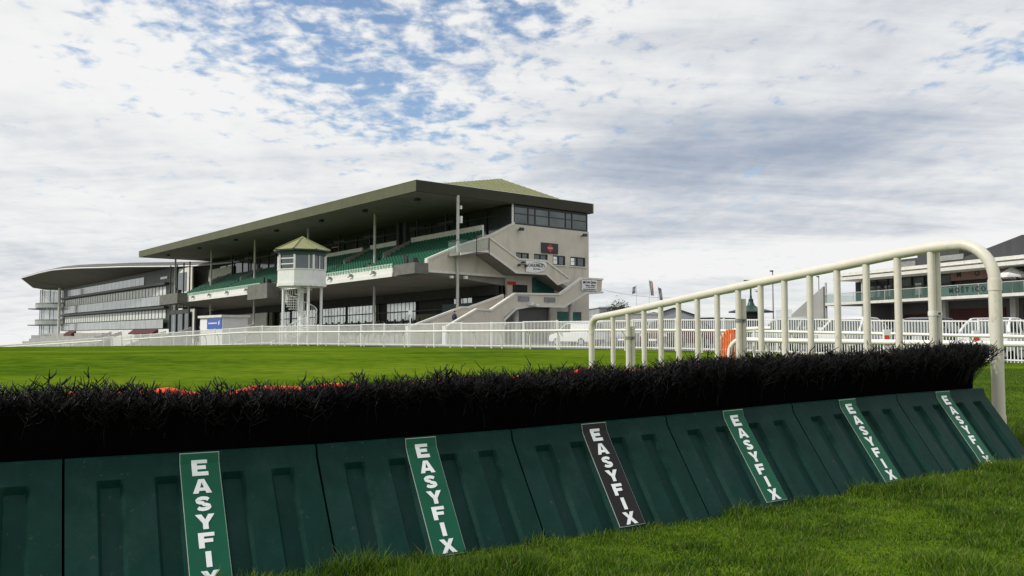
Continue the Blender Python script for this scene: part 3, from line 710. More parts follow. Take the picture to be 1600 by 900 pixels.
# vomitory walls beside the aisles and the bright wall at the back of the seats
for c0 in (13.3, 21.2, 33.5, 49, 60):
    part('aisle_wall', 'concrete', lambda b: b.prism([(4.4, 9.0), (4.4, 9.5), (7.4, 10.9), (7.4, 9.6)], c0 - .8, c0 - .68) or b.prism([(4.4, 9.0), (4.4, 9.5), (7.4, 10.9), (7.4, 9.6)], c0 + .68, c0 + .8), T)
many('back_parapet', 'coping', lambda b: (b.box(.7, 12.4, 7.45, 7.6, 10.0, 11.15), b.box(14.2, 20.4, 7.45, 7.6, 10.0, 11.15), b.box(22.1, 32.6, 7.45, 7.6, 10.0, 11.1), b.box(34.4, 41, 7.45, 7.6, 10.0, 11.0)), T, stand)
part('concourse_floor', 'concrete', lambda b: b.box(.64, 66, 7.61, 10.6, 10.1, 10.3), T)
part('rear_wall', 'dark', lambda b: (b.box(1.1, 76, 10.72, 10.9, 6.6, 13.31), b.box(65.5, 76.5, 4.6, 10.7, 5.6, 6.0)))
many('rear_glazing', 'glass', lambda b: [b.box(1.2 + 3.1 * k_, 3.9 + 3.1 * k_, 10.64, 10.715, 10.7, 12.6) for k_ in range(23)], S, stand)
part('glazing_mullions', 'darkmetal', lambda b: [b.box(1.06 + 3.1 * k_, 1.2 + 3.1 * k_, 10.55, 10.715, 10.4, 12.88) for k_ in range(24)] + [b.box(1, 73, 10.5, 10.60, 12.35, 12.5)])
for u_ in (8, 13, 22.5, 29.5, 37.5, 47, 56, 62):
    part('roof_bracket', 'darkmetal', lambda b: (b.box(u_, u_ + .16, 8.6, 8.8, 10.0, 13.0), b.box(u_ - 1.2, u_ + 1.4, 8.62, 8.78, 12.1, 12.3)))
def bulkheads(b):
    for u_ in (12.6, 13.9): b.box(u_, u_ + .5, 7.0, 7.4, 10.3, 12.6)
part('service_riser', 'dark', bulkheads)
# soffit lights
for u_, v in ((3.2, 2.2), (12, 2), (21, 2), (32, 2), (44, 2), (57, 2), (70, 2)):
    part('soffit_light', 'darkmetal', lambda b: b.box(u_, u_ + .5, v, v + .35, 13.1, 13.33))
# lower level
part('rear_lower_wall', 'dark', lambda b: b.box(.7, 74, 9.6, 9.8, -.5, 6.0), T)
def panes(b, u0, u1, z0, z1, w=.62, g=.12, v=9.5):
    u_ = u0
    while u_ + w < u1: b.box(u_, u_ + w, v, v + .08, z0, z1); u_ += w + g
wp_ = MB()
for a_, b_ in ((5., 8.), (14.4, 20.2), (22.6, 35.5), (37.2, 48), (49.5, 62)): panes(wp_, a_, b_, 0, 1)
for k_ in range(len(wp_.v) // 8):
    u0 = wp_.v[8 * k_][0]; part('lower_window', 'glass_pale', lambda b: (b.box(u0, u0 + .62, 9.5, 9.58, 3.05, 3.95), b.box(u0, u0 + .62, 9.5, 9.58, 4.07, 4.95)), T)
many('lower_glazing', 'glass', lambda b: [panes(b, a_, b_, .9, 2.9, 1.3, .14) for a_, b_ in ((7., 20.), (21, 48), (49.5, 62))], T, stand)
part('lower_mullions', 'darkmetal', lambda b: [b.box(u_, u_ + .10, 9.35, 9.49, .6, 5.1) for u_ in np.arange(6.9, 62, 7.4)] + [b.box(5, 62, 9.38, 9.48, 3.96, 4.06)], T)
part('bulkhead_beam', 'dark', lambda b: b.box(.7, 66, 8.9, 9.33, 4.98, 5.9), T)
many('olive_plinth', 'roof_olive', lambda b: (b.box(1.5, 13.6, 8.9, 9.3, 2.4, 3.6), b.box(48.4, 49.4, 8.9, 9.3, 1.5, 5)), T, stand)
for r_ in range(9):
    v = 2.6 + .75 * r_; z = .75 + .22 * r_
    part('terrace_step', 'concrete', lambda b: b.box(.9, 64, v, v + .75, -1.5, z), T)
def barriers(b, v, z):
    for u_ in np.arange(6, 62, 2.4):
        b.tube([(u_, v, z), (u_, v, z + .95)], .05, 5); b.tube([(u_ + 1.6, v, z), (u_ + 1.6, v, z + .95)], .05, 5); b.tube([(u_, v, z + .95), (u_ + 1.6, v, z + .95)], .035, 5)
for v, z in ((3.2, .75), (5.5, 1.4), (7.8, 2.05)):
    for u_ in np.arange(6, 62, 2.4): part('crush_barrier', 'greymetal', lambda b: (b.tube([(u_, v, z), (u_, v, z + .95)], .05, 5), b.tube([(u_ + 1.6, v, z), (u_ + 1.6, v, z + .95)], .05, 5), b.tube([(u_, v, z + .95), (u_ + 1.6, v, z + .95)], .035, 5)), T)
part('front_fence_posts', 'darkmetal', lambda b: [b.box(u_, u_ + .14, 6.2, 6.34, 1.5, 3.1) for u_ in np.arange(6, 47, 1.45)], T)
def kiosk_g(b): b.box(2.2, 6.8, 7.4, 9.2, 2.0, 4.3)
part('teal_bar_hatch', 'canopy', kiosk_g, T)
# beams under the deck
# end gable of the seating
part('end_gable', 'render', lambda b: b.prism([(1.46, 6.85), (1.46, 7.65), (4.85, 9.08), (7.8, 10.02), (10.72, 11.4), (10.72, 5.9), (10.0, 6.72)], .30, .60))
part('gable_coping', 'coping', lambda b: (b.prism([(1.40, 7.62), (1.40, 7.82), (4.85, 9.24), (7.8, 10.18), (10.80, 11.62), (10.80, 11.44), (7.8, 10.02), (4.85, 9.08)], .22, .64), b.prism([(1.40, 6.63), (1.40, 6.84), (10.6, 6.72), (10.6, 6.5)], .20, .62), b.box(.20, .62, 1.30, 1.455, 6.63, 7.8)))
# end block walls
part('end_wall', 'render', lambda b: (b.prism([(10.73, 8.9), (10.73, 11.45), (20.22, 11.45), (20.22, 8.9)], .32, .60), b.prism([(9.9, 6.72), (10.72, 6.72), (10.72, 7.99), (20.22, 7.99), (20.22, 5.0), (10.0, 5.0)], .32, .60),
     [b.box(.32, .60, v0, v1, 7.992, 8.898) for v0, v1 in ((10.73, 11.0), (12.55, 13.15), (14.85, 15.5), (17.1, 17.75), (19.75, 20.22))], b.box(.601, 24, 20.0, 20.22, -.5, 13.1), b.box(.32, .6, 9.9, 20.22, 4.0, 4.998), b.box(.32, .6, 15.2, 16.0, .2, 3.998), b.box(.32, .6, 19.2, 20.22, .2, 3.998), b.box(.32, .6, 16.001, 19.199, .2, 2.7), b.box(.32, .6, 16.001, 19.199, 3.6, 3.998)))
for v0, v1 in ((11.0, 12.55), (13.15, 14.85), (15.5, 17.1), (17.75, 19.75)):
    w = part('window', 'darkmetal', lambda b: (b.box(.36, .50, v0, v0 + .09, 8.0, 8.89), b.box(.36, .50, v1 - .09, v1, 8.0, 8.89), b.box(.36, .5, v0 + .09, v1 - .09, 8.0, 8.07), b.box(.36, .5, v0 + .09, v1 - .09, 8.82, 8.89), b.box(.37, .49, (v0 + v1) / 2 - .03, (v0 + v1) / 2 + .03, 8.07, 8.82)))
    part('pane', 'glass', lambda b: b.box(.45, .47, v0 + .09, v1 - .09, 8.07, 8.82), S, w)
    if v0 > 15: part('bright_pane', 'glass_pale', lambda b: (b.box(.42, .445, v0 + .16, v0 + .62, 8.1, 8.45), b.box(.42, .445, v0 + .16, v0 + .62, 8.5, 8.78)), S, w)
    part('window_sill', 'coping', lambda b: b.box(.22, .34, v0 - .12, v1 + .12, 7.90, 7.99), S, w)
cw = part('clerestory_frame', 'darkmetal', lambda b: (b.box(.33, .48, 10.75, 20.1, 11.46, 11.62), b.box(.33, .48, 10.75, 20.1, 13.05, 13.26), b.box(.35, .46, 10.75, 20.1, 12.42, 12.50), [b.box(.34, .47, v, v + .1, 11.62, 13.05) for v in (10.75, 12.45, 13.3, 15.05, 17.15, 18.0, 20.0)], b.box(.601, 10, 20.0, 20.1, 11.5, 13.2)))
part('clerestory_glass', 'glass', lambda b: b.box(.40, .42, 10.8, 20.0, 11.62, 13.05), S, cw)
part('clerestory_blind', 'glass_pale', lambda b: (b.box(.43, .45, 14.6, 15.0, 11.65, 12.9),), S, cw)
part('corner_glazing', 'glass', lambda b: b.box(.5, 2.8, 10.45, 10.5, 11.2, 13.1))
part('corner_post', 'white', lambda b: b.box(.3, .42, 10.55, 10.7, 11.45, 13.3))
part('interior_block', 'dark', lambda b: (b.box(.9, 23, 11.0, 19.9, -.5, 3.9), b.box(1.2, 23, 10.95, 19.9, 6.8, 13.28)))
part('landing_lobby', 'glass_teal', lambda b: (b.box(.26, .315, 12.9, 15.6, 5.0, 6.70),))
part('end_door', 'dark', lambda b: (b.box(.26, .315, 10.6, 12.3, 4.6, 5.95)))
part('red_notice', 'red', lambda b: b.box(.2, .255, 9.95, 10.9, 5.92, 6.2))
part('shopfront', 'glass_teal', lambda b: b.box(.40, .42, 16.0, 19.2, 2.7, 3.6))
part('undercroft_stripe', 'roof_olive', lambda b: (b.box(.7, .9, 5.5, 16, .2, 1.8),))
part('red_stripe', 'redseat', lambda b: b.box(.62, .68, 9.5, 15, 1.9, 2.15))
part('undercroft_wall', 'wall_grey', lambda b: b.box(.7, .9, 9.8, 16, 1.81, 4.0))
for v, z in ((11.2, 10.9), (19.2, 10.95)):
    part('floodlight', 'darkmetal', lambda b: (b.box(-.02, .30, v, v + .12, z, z + .1), b.box(-.25, -.02, v - .12, v + .3, z - .05, z + .22)))
# upper flight parapet (outer face) and its soffit
def band(b, top, bot, u0, u1): b.prism(top + bot[::-1], u0, u1)
UT = [(5.05, 8.70), (6.35, 8.72)]
part('upper_stair_parapet', 'render', lambda b: (b.prism([(6.45, 9.66), (9.7, 7.97), (12.94, 8.0), (15.75, 6.55), (14.31, 6.10), (12.98, 6.98), (9.41, 6.95), (8.83, 7.27), (6.3, 8.64)], -1.55, -1.35)))
part('upper_stair_coping', 'coping', lambda b: (b.prism([(6.45, 9.67), (6.45, 9.85), (9.72, 8.14), (12.98, 8.17), (15.95, 6.66), (15.76, 6.56), (12.94, 8.01), (9.7, 7.98)], -1.63, -1.27),
     b.prism([(3.38, 8.02), (3.38, 8.25), (6.32, 8.63), (8.85, 7.25), (9.43, 6.94), (12.98, 6.97), (14.31, 6.09), (15.75, 6.54), (15.9, 6.38), (14.34, 5.92), (12.94, 6.82), (9.38, 6.79), (8.8, 7.1), (6.25, 8.42), (5.1, 8.42)], -1.64, -1.56)))
part('upper_stair_flight', 'soffit', lambda b: b.prism([(3.4, 8.28), (6.32, 8.66), (8.85, 7.3), (9.43, 7.0), (12.98, 7.0), (15.7, 5.9), (17.5, 5.3), (17.5, 5.1), (15.6, 5.6), (12.94, 6.75), (9.38, 6.75), (6.25, 8.36), (3.4, 8.05)], -1.34, .20))
part('landing_glass', 'rail_glass', lambda b: (b.box(-1.60, -1.57, 3.45, 5.0, 8.35, 9.35), b.box(-1.60, -1.57, 5.1, 6.4, 8.7, 9.6), b.box(-1.57, .2, 3.42, 3.45, 8.3, 9.3)))
part('landing_posts', 'darkmetal', lambda b: [b.box(-1.66, -1.61, v, v + .06, 8.1, 9.7) for v in (5.02, 6.36)] + [b.box(-1.62, .2, 3.36, 3.4, 9.3, 9.35)])
# lower flight
part('lower_stair_parapet', 'render', lambda b: b.prism([(.72, 1.95), (3.62, 3.38), (5.07, 3.34), (7.71, 4.79), (12.81, 4.88), (15.52, 6.43), (18.07, 6.43), (17.99, 5.42), (15.88, 5.30), (13.19, 4.0), (9.46, 4.0), (7.7, 3.74), (6.47, 2.86), (6.47, .0), (.72, .0)], -3.6, -3.4))
part('lower_stair_coping', 'coping', lambda b: (b.prism([(.62, 1.95), (.62, 2.1), (3.6, 3.55), (5.03, 3.51), (7.66, 4.96), (12.78, 5.06), (15.46, 6.60), (18.15, 6.60), (18.15, 6.44), (15.52, 6.44), (12.81, 4.89), (7.71, 4.80), (5.07, 3.35), (3.62, 3.39)], -3.68, -3.32),
     b.prism([(6.42, 2.2), (6.42, 2.72), (7.7, 3.73), (9.46, 3.99), (13.19, 3.99), (15.88, 5.29), (18.15, 5.41), (18.15, 5.22), (15.95, 5.1), (13.25, 3.8), (9.46, 3.8), (7.75, 3.52), (6.55, 2.6), (6.55, 2.2)], -3.68, -3.61)))
part('lower_stair_flight', 'soffit', lambda b: (b.prism([(.0, .2), (3.7, 2.4), (5.0, 2.4), (7.7, 3.95), (13.0, 4.05), (15.7, 5.4), (18.1, 5.4), (18.1, 5.22), (15.88, 5.2), (13.19, 3.85), (7.7, 3.65), (6.47, 2.7), (6.47, .0), (.0, .0)], -3.39, -1.66)))
part('inner_stair_parapet', 'render', lambda b: b.prism([(-1.49, 1.9), (3.50, 3.58), (4.31, 3.6), (7.82, 4.72), (7.82, 3.9), (4.3, 2.4), (4.3, .0), (-1.49, .0)], -1.62, -1.50))
part('inner_stair_coping', 'coping', lambda b: (b.prism([(-1.6, 1.9), (-1.6, 2.08), (3.48, 3.76), (4.29, 3.78), (7.95, 4.92), (7.95, 4.74), (4.31, 3.61), (3.50, 3.59)], -1.70, -1.42), b.box(-1.7, -1.42, 7.8, 7.95, 3.9, 4.735)))
part('landing_end_panel', 'white_board', lambda b: b.box(-3.39, -.2, 17.9, 18.05, 5.4, 6.55))
part('stair_end_post', 'white', lambda b: (b.box(-3.72, -3.3, .42, .6, -.2, 2.1), b.box(-1.75, -1.4, -1.8, -1.61, -.2, 2.1)))
for v, r0 in ((8.55, .26), (15.0, .2)):
    b = MB(); b.tube([S(-2.6, v, -.5), S(-2.6, v, 4.0 if v < 10 else 4.9)], r0, 12); b.build('stair_column', 'col', stand, smooth=True)
# signs on the stand
sg = part('oval_sign_board', 'white', lambda b: b.prism([(10.5, 6.98), (10.5, 7.96), (12.85, 7.98), (12.9, 7.55), (12.6, 7.2), (12.0, 7.0), (11.3, 6.93)], -1.70, -1.645))
def swoosh(b):
    prev = None
    for k_ in range(13):
        a_ = R(-60 + 190 * k_ / 12); w = .012 + .05 * math.sin(math.pi * k_ / 12); p = (11.75 + 1.0 * math.cos(a_), 7.55 + .32 * math.sin(a_)); q_ = (11.75 + (1.0 - w * 1.4) * math.cos(a_), 7.55 + (.32 - w) * math.sin(a_))
        if prev: b.add([(-1.715, *prev[0]), (-1.715, *p), (-1.715, *q_), (-1.715, *prev[1])], [(0, 1, 2, 3)])
        prev = (p, q_)
part('swoosh_mark', 'ink', swoosh, S, sg)
RT = (R(90), 0, R(90))          # text on the end wall reads along v
text('sign_lettering', 'CAULFIELD', .36, S(-1.72, 11.6, 7.58), RT, 'ink', sg, .008)
text('sign_lettering', 'INDUSTRIAL', .16, S(-1.72, 11.75, 7.27), RT, 'ink', sg)
sg = part('quinn_sign_board', 'white', lambda b: b.box(-3.75, -3.69, 15.35, 17.25, 5.42, 6.38)); sg.name = 'landing_sign_board'
text('sign_lettering', 'Colm Quinn', .30, S(-3.77, 16.45, 6.18), RT, 'ink', sg, .006, sx=.92)
text('sign_lettering', 'Galway   Athlone', .20, S(-3.77, 16.4, 5.90), RT, 'ink', sg, .003, sx=.9)
text('sign_lettering', '091-780780 090-6478888', .10, S(-3.77, 16.4, 5.72), RT, 'ink', sg, .001)
part('roundel', 'ink', lambda b: b.tube([(-3.78, 15.6, 6.15), (-3.755, 15.6, 6.15)], .12, 14), S, sg)
part('sign_rule', 'ink', lambda b: b.box(-3.775, -3.755, 15.5, 17.1, 5.50, 5.56), S, sg)
sg = part('dark_sign_board', 'ink', lambda b: b.box(.22, .30, 14.0, 16.1, 9.02, 10.0))
part('emblem', 'red', lambda b: (b.prism([(15.05, 9.12), (14.62, 9.5), (15.05, 9.92), (15.48, 9.5)], .19, .215)), S, sg)
text('sign_lettering', 'KILLANIN', .13, S(.18, 15.05, 9.52), RT, 'white', sg, .004)
many('blue_notice', 'flag_w', lambda b: (b.box(-3.66, -3.61, 7.95, 9.2, 4.25, 4.68), b.box(-3.66, -3.61, 10.9, 12.2, 4.25, 4.68)), S, stand)
part('stair_floodlight', 'white', lambda b: (b.box(-3.9, -3.61, 9.35, 9.5, 3.95, 4.2), b.box(-4.1, -3.7, 9.0, 9.3, 3.9, 4.1), b.box(-4.1, -3.7, 9.6, 9.9, 3.85, 4.05)))
part('wall_cameras', 'darkmetal', lambda b: (b.box(-1.9, -1.66, 9.95, 10.2, 7.7, 7.85), b.tube([(-1.8, 9.6, 7.6), (-1.8, 10.35, 7.6)], .03, 5), b.box(-1.9, -1.7, 9.5, 9.7, 7.4, 7.6), b.box(-1.9, -1.7, 10.3, 10.5, 7.4, 7.6)))
part('column_lights', 'white', lambda b: (b.box(-.2, .1, 4.95, 5.2, 6.2, 6.45), b.box(-.2, .1, 3.5, 3.7, 6.2, 6.4), b.box(-.02, .2, 4.55, 4.75, 11.0, 11.6), b.box(-.02, .2, 4.55, 4.7, 12.2, 12.5)))
# camera platforms hung on the front board
for u0, u1, zz0, zz1 in ((-.1, 3.1, 6.45, 7.35), (29.2, 34.6, 5.75, 7.4), (58.6, 66.2, 6.4, 7.8)):
    pf = part('camera_platform', 'boxgrey', lambda b: (b.box(u0, u1, -.15, -.05, zz0, zz1), b.box(u0, u0 + .1, -.045, 1.2, zz0, zz1), b.box(u1 - .1, u1, -.045, 1.2, zz0, zz1), b.box(u0 + .1, u1 - .1, -.045, 1.2, zz0, zz0 + .12)), T)
    part('platform_equipment', 'darkmetal', lambda b: (b.box(u0 + .6, u0 + 1.1, .1, .6, zz1, zz1 + .45), b.box(u0 + 1.8, u0 + 2.0, .2, .4, zz1, zz1 + .7), b.tube([(u0 + 2.4, .4, zz1), (u0 + 2.4, .4, zz1 + .9)], .05, 5)), T, pf)
for u_ in (8.6, 12.8, 17, 22.5, 25, 38, 44, 50, 56):
    part('board_light', 'greymetal', lambda b: (b.box(u_, u_ + .25, .95, 1.2, 7.05, 7.3), b.tube([(u_ + .12, 1.2, 7.2), (u_ + .5, 1.0, 7.0)], .06, 5)), T)
# far end of the stand
part('far_end_stub', 'glass', lambda b: (b.box(66.5, 75, 4.2, 4.3, -1.2, 5.4)), T)
part('far_end_frame', 'darkmetal', lambda b: [b.box(u_, u_ + .2, 4.05, 4.19, -1.2, 12.9) for u_ in (66.4, 69, 72, 75)] + [b.box(66.3, 75.3, 4.05, 4.19, 5.4, 6.0)], T)
part('far_end_wall', 'coping', lambda b: (b.box(66.4, 76, 10.3, 10.6, 6.0, 12.6), b.box(50, 65.5, 8.8, 8.95, -1, 5.0)), T)
part('lower_ramp_wall', 'coping', lambda b: (b.prism([(-4.2, .2), (-4.2, 1.0), (-.2, 2.6), (3, 2.6), (3, .2)], 18.6, 18.8), b.prism([(-4.2, .2), (-4.2, 1.0), (-.2, 2.6), (3, 2.6), (3, .2)], 27.5, 27.7), b.box(18.81, 27.49, 2.5, 2.6, .2, 2.2)), T)
for u_ in (40, 62): part('far_ramp_wall', 'coping', lambda b: b.prism([(-3.5, .2), (-3.5, .6), (3.0, 3.3), (3, .2)], u_, u_ + .2), T)
for z, s_ in ((12.8, 1),):
    part('interior_lamp', 'orange_slat', lambda b: b.box(31.5, 33, 9.5, 9.7, 11.75, 11.9))

# ------------------------------------------------------------------ curved stand at far left
fs = empty('curved_roof_stand', (-7.937, 70, -1.5), ang, 'long glass-fronted stand with curved grey roof and round glazed end, far left', 'grandstand')
def G(u, v, z): return (-u, v, z + 1.5)
def fpart(name, m, fill, parent=None, smooth=False):
    b = MB(G); fill(b); return b.build(name, m, parent or fs, smooth)
lip = [(64, 10.6, 12.2), (78, 9.0, 12.4), (84, 7.5, 12.6), (90, 5.6, 12.85), (97, 3.6, 13.15), (105, 1.6, 13.4), (113, .3, 13.75), (122, -.6, 14.1), (132, -1.1, 14.4), (145, -1.1, 14.55), (158, -1.0, 14.55), (166, -.8, 14.6)]
tip = [(176, 3.5, 13.0), (184, 8, 13.0), (190, 14, 13.2), (192, 22, 13.5)]
def roof2(b, under=False):
    rim = lip + tip; n = len(rim); back = [(u, 24, 13.4) for u, v, z in rim]
    inner = [(u - (6 if i > 10 else 0) , v + 9 if i <= 10 else min(24, v + 7), 12.55 if i <= 11 else 12.7) for i, (u, v, z) in enumerate(rim)]
    upper = [(u - (1.2 if i > 10 else 0), v + 2.0, z + .85 - (.3 if i > 10 else 0)) for i, (u, v, z) in enumerate(rim)]
    ridge = [(u - (4 if i > 10 else 0), min(23, v + 8), z + 1.25 - (.6 if i > 10 else 0)) for i, (u, v, z) in enumerate(rim)]
    fwd = [(u, v, z + .38) for u, v, z in rim]
    rows = [back, inner, rim] if under else [rim, fwd, upper, ridge, [(u, 24, z + .6) for u, v, z in back]]
    for r_ in rows: b.v += r_
    for k_ in range(len(rows) - 1):
        for i in range(n - 1): b.f.append((k_ * n + i, k_ * n + i + 1, (k_ + 1) * n + i + 1, (k_ + 1) * n + i))
K['curved_roof'] = mat('curved_roof_cladding', (.07, .069, .064), .5, .12, .3, metallic=.1)
fpart('roof', 'curved_roof', roof2)
K['dim_soffit'] = mat('brown_grey_soffit', (.15, .14, .12), .8, .12, .3)
fpart('soffit', 'dim_soffit', lambda b: roof2(b, True))
fpart('roof_lip', 'white', lambda b: b.tube([(u, v - .12, z + .12) for u, v, z in lip + tip[:1]], .12, 6))
fpart('roof_upper_edge', 'soffit', lambda b: b.tube([(u, v + 1.95, z + .88) for u, v, z in lip], .12, 6))
def row(b, u0, u1, z0, z1, w, g, v=7.95, dz=0.): 
    u_ = u0
    while u_ + w <= u1: b.box(u_, u_ + w, v, v + .08, z0 - dz * (u_ - 89), z1 - dz * (u_ - 89)); u_ += w + g
fpart('facade_backing', 'darkmetal', lambda b: b.box(84, 166, 8.06, 8.3, -2, 12.7))
K['blind'] = mat('white_window_blind', (.62, .64, .60), .3, .06, .5)
K['greyglass'] = mat('grey_balustrade_glass', (.36, .39, .37), .12, .15, .4, metallic=.5)
fpart('slab', 'darkmetal', lambda b: (b.box(88, 167, 7.2, 8.05, 9.95, 10.3)))
fpart('slab', 'darkmetal', lambda b: (b.box(88, 167, 7.2, 8.05, 5.95, 6.3)))
many('upper_blinds', 'blind', lambda b: row(b, 89.5, 164, 8.25, 9.7, 1.5, .45), G, fs)
many('lower_blinds', 'blind', lambda b: row(b, 89.5, 164, 4.3, 5.75, 1.5, .45), G, fs)
many('top_glazing', 'greyglass', lambda b: (row(b, 102, 163, 10.5, 11.9, 2.6, .1), row(b, 89, 93, 11.0, 11.4, 3.6, .1)), G, fs)
many('upper_balustrade', 'greyglass', lambda b: row(b, 89, 165, 6.5, 8.1, 3.1, .08, 7.4), G, fs)
many('lower_balustrade', 'greyglass', lambda b: row(b, 89, 165, 2.6, 4.1, 3.1, .08, 7.4), G, fs)
fpart('base_wall', 'white_board', lambda b: (b.box(84, 166, 7.0, 7.3, -8, 2.45)))
fpart('red_seat_bank', 'redseat', lambda b: b.prism([(6.9, 1.9), (6.0, 1.6), (6.0, 1.8), (6.9, 2.5)], 90, 104))
fpart('red_seat_bank', 'redseat', lambda b: b.prism([(6, .9), (5.0, .6), (5.0, 1.8), (6, 2.4)], 143, 150))
many('return_wall', 'coping', lambda b: (b.box(77.5, 86.5, 8.2, 8.4, 5.8, 12.3), b.box(77, 79.5, 8.5, 8.8, -2, 5.8)), G, fs)
many('return_glazing', 'glass', lambda b: (b.box(78, 86.3, 8.1, 8.19, -1.8, 5.5), b.box(80, 86, 8.1, 8.19, 8.6, 11.6)), G, fs)
fpart('end_link_wall', 'concrete_pale', lambda b: b.box(60, 90, 11.15, 11.3, -5, 12.5))
for u_ in (80, 86, 112, 119): fpart('stair_wall', 'coping', lambda b: b.prism([(8, 2.6), (-3, -1.6), (-3, -2.2), (8, 1.9)], u_, u_ + .3))
def ring(b, u0, v0, r, z0, z1, a0=-200, a1=40, n=22, thick=.12):
    pts = [(u0 + r * math.cos(R(a0 + (a1 - a0) * k_ / n)), v0 + r * math.sin(R(a0 + (a1 - a0) * k_ / n))) for k_ in range(n + 1)]
    pin = [(u0 + (r - thick) * math.cos(R(a0 + (a1 - a0) * k_ / n)), v0 + (r - thick) * math.sin(R(a0 + (a1 - a0) * k_ / n))) for k_ in range(n + 1)]
    for (p, q_, s_, t_) in zip(pts, pts[1:], pin[1:], pin): b.prism([p, q_, s_, t_], z0, z1, 'z')
CU, CV, CR = 174.5, 12.5, 8.2
K['bulbglass'] = glass_clear('pale_round_glazing', (.62, .72, .70), .22)
for z in (9.3, 5.3):
    sl2 = fpart('round_slab', 'greymetal', lambda b: ring(b, CU, CV, CR + .5, z - .35, z, thick=4))
    fpart('slab_fin', 'darkmetal', lambda b: ring(b, CU, CV, CR + 2.2, z - 1.45, z - 1.25, -70, 20, 10, 2.0), sl2)
    fpart('round_balustrade', 'greyglass', lambda b: ring(b, CU, CV, CR + .55, z - 1.2, z - .36), sl2)
fpart('round_glazing', 'bulbglass', lambda b: ring(b, CU, CV, CR - .6, 1.5, 12.6, -200, 60))
fpart('round_mullions', 'greymetal', lambda b: [b.tube([(CU + (CR - .5) * math.cos(R(a_)), CV + (CR - .5) * math.sin(R(a_)), 1.5), (CU + (CR - .5) * math.cos(R(a_)), CV + (CR - .5) * math.sin(R(a_)), 12.6)], .09, 5) for a_ in range(-195, 60, 24)])
fpart('round_core', 'darkmetal', lambda b: (b.tube([(CU, CV, -2), (CU, CV, 12.6)], .5, 8), b.box(CU - 4, CU + 1, CV - 1, CV + 1, 5.4, 7.8)))
fpart('round_pilaster', 'coping', lambda b: b.tube([(158, 5.6, -1), (158, 5.6, 12.3)], .3, 8))
fpart('round_base', 'concrete_pale', lambda b: ring(b, CU, CV, CR + 1.2, -9, 1.5, thick=5))
fpart('lower_terrace', 'concrete_pale', lambda b: [b.prism([(7 - 1.4 * k_, 1.9 - .62 * k_), (5.6 - 1.4 * k_, 1.9 - .62 * k_), (5.6 - 1.4 * k_, -9), (7 - 1.4 * k_, -9)], 120, 176) for k_ in range(7)])

# ------------------------------------------------------------------ judge's tower
tc_ = (-15.85, 64.2); tg = gz(*tc_); tower = empty('judges_tower', (*tc_, tg), 0, 'small white octagonal judges box on stilts with olive pyramid roof and spiral stair', 'watch tower')
def oct_(r, ph=-3): return [(r * math.sin(R(ph + 45 * k_)), -r * math.cos(R(ph + 45 * k_))) for k_ in range(8)]
def tz(z): return z - tg
b = MB(); b.prism(oct_(1.90), tz(5.0), tz(5.25), 'z'); b.build('floor', 'white', tower)
def octwall(b, r0, r1, z0, z1, ks=range(8)):
    o = oct_(r0); i_ = oct_(r1)
    for k_ in ks: b.prism([o[k_], o[(k_ + 1) % 8], i_[(k_ + 1) % 8], i_[k_]], tz(z0), tz(z1), 'z')
b = MB(); octwall(b, 1.85, 1.75, 5.25, 6.2); b.build('lower_wall', 'white', tower)
b = MB(); octwall(b, 1.90, 1.72, 6.2, 6.27); b.build('sill', 'white', tower)
b = MB(); octwall(b, 1.76, 1.74, 6.27, 7.28); b.build('window_glass', 'glass', tower)
b = MB(); o = oct_(1.80)
for p in o: b.box(p[0] - .07, p[0] + .07, p[1] - .07, p[1] + .07, tz(6.27), tz(7.3))
for k_, fr in ((0, (.75,)), (1, (.5,)), (6, (.5,))):
    for f in fr:
        p, q_ = o[k_], o[(k_ + 1) % 8]; x, y = p[0] + (q_[0] - p[0]) * f, p[1] + (q_[1] - p[1]) * f; b.box(x - .035, x + .035, y - .035, y + .035, tz(6.27), tz(7.3))
bb_ = b
for k_ in range(len(bb_.v) // 8):
    b = MB(); b.add(bb_.v[8 * k_:8 * k_ + 8], [(0, 3, 2, 1), (4, 5, 6, 7), (0, 1, 5, 4), (1, 2, 6, 5), (2, 3, 7, 6), (3, 0, 4, 7)]); b.build('window_post', 'white', tower)
b = MB(); p, q_ = oct_(1.80)[7], oct_(1.80)[0]
for z in (6.58, 7.0): b.add([(p[0], p[1], tz(z)), (q_[0], q_[1], tz(z)), (q_[0], q_[1], tz(z + .07)), (p[0], p[1], tz(z + .07))], [(0, 1, 2, 3)])
octwall(b, 1.82, 1.77, 6.27, 7.3, [6]); b.build('shutter', 'white', tower)
b = MB(); octwall(b, 1.83, 1.70, 7.28, 7.68); octwall(b, 2.12, 1.7, 7.6, 7.70); b.build('eaves', 'canopy', tower)
b = MB(); o = oct_(2.16); b.add([(*p, tz(7.70)) for p in o] + [(0, 0, tz(8.75))] , [(k_, (k_ + 1) % 8, 8) for k_ in range(8)] + [tuple(range(8))]); b.build('roof', 'roof_sheet', tower)
b = MB()
for p in o: b.tube([(p[0], p[1], tz(7.73)), (0, 0, tz(8.78))], .05, 5)
b.build('roof_ridges', 'roof_sheet', tower)
for x, y in ((-1.1, -1.0), (-.45, 1.1), (.8, -1.15), (1.42, .3)):
    b = MB(); b.tube([(x, y, -.2), (x, y, tz(5.0))], .10, 10); b.build('stilt', 'white', tower, smooth=True)
b = MB(); b.tube([(.0, 0, -.2), (0, 0, tz(5.0))], .17, 12); b.build('stair_newel', 'white', tower, smooth=True)
b = MB(); NST = 24
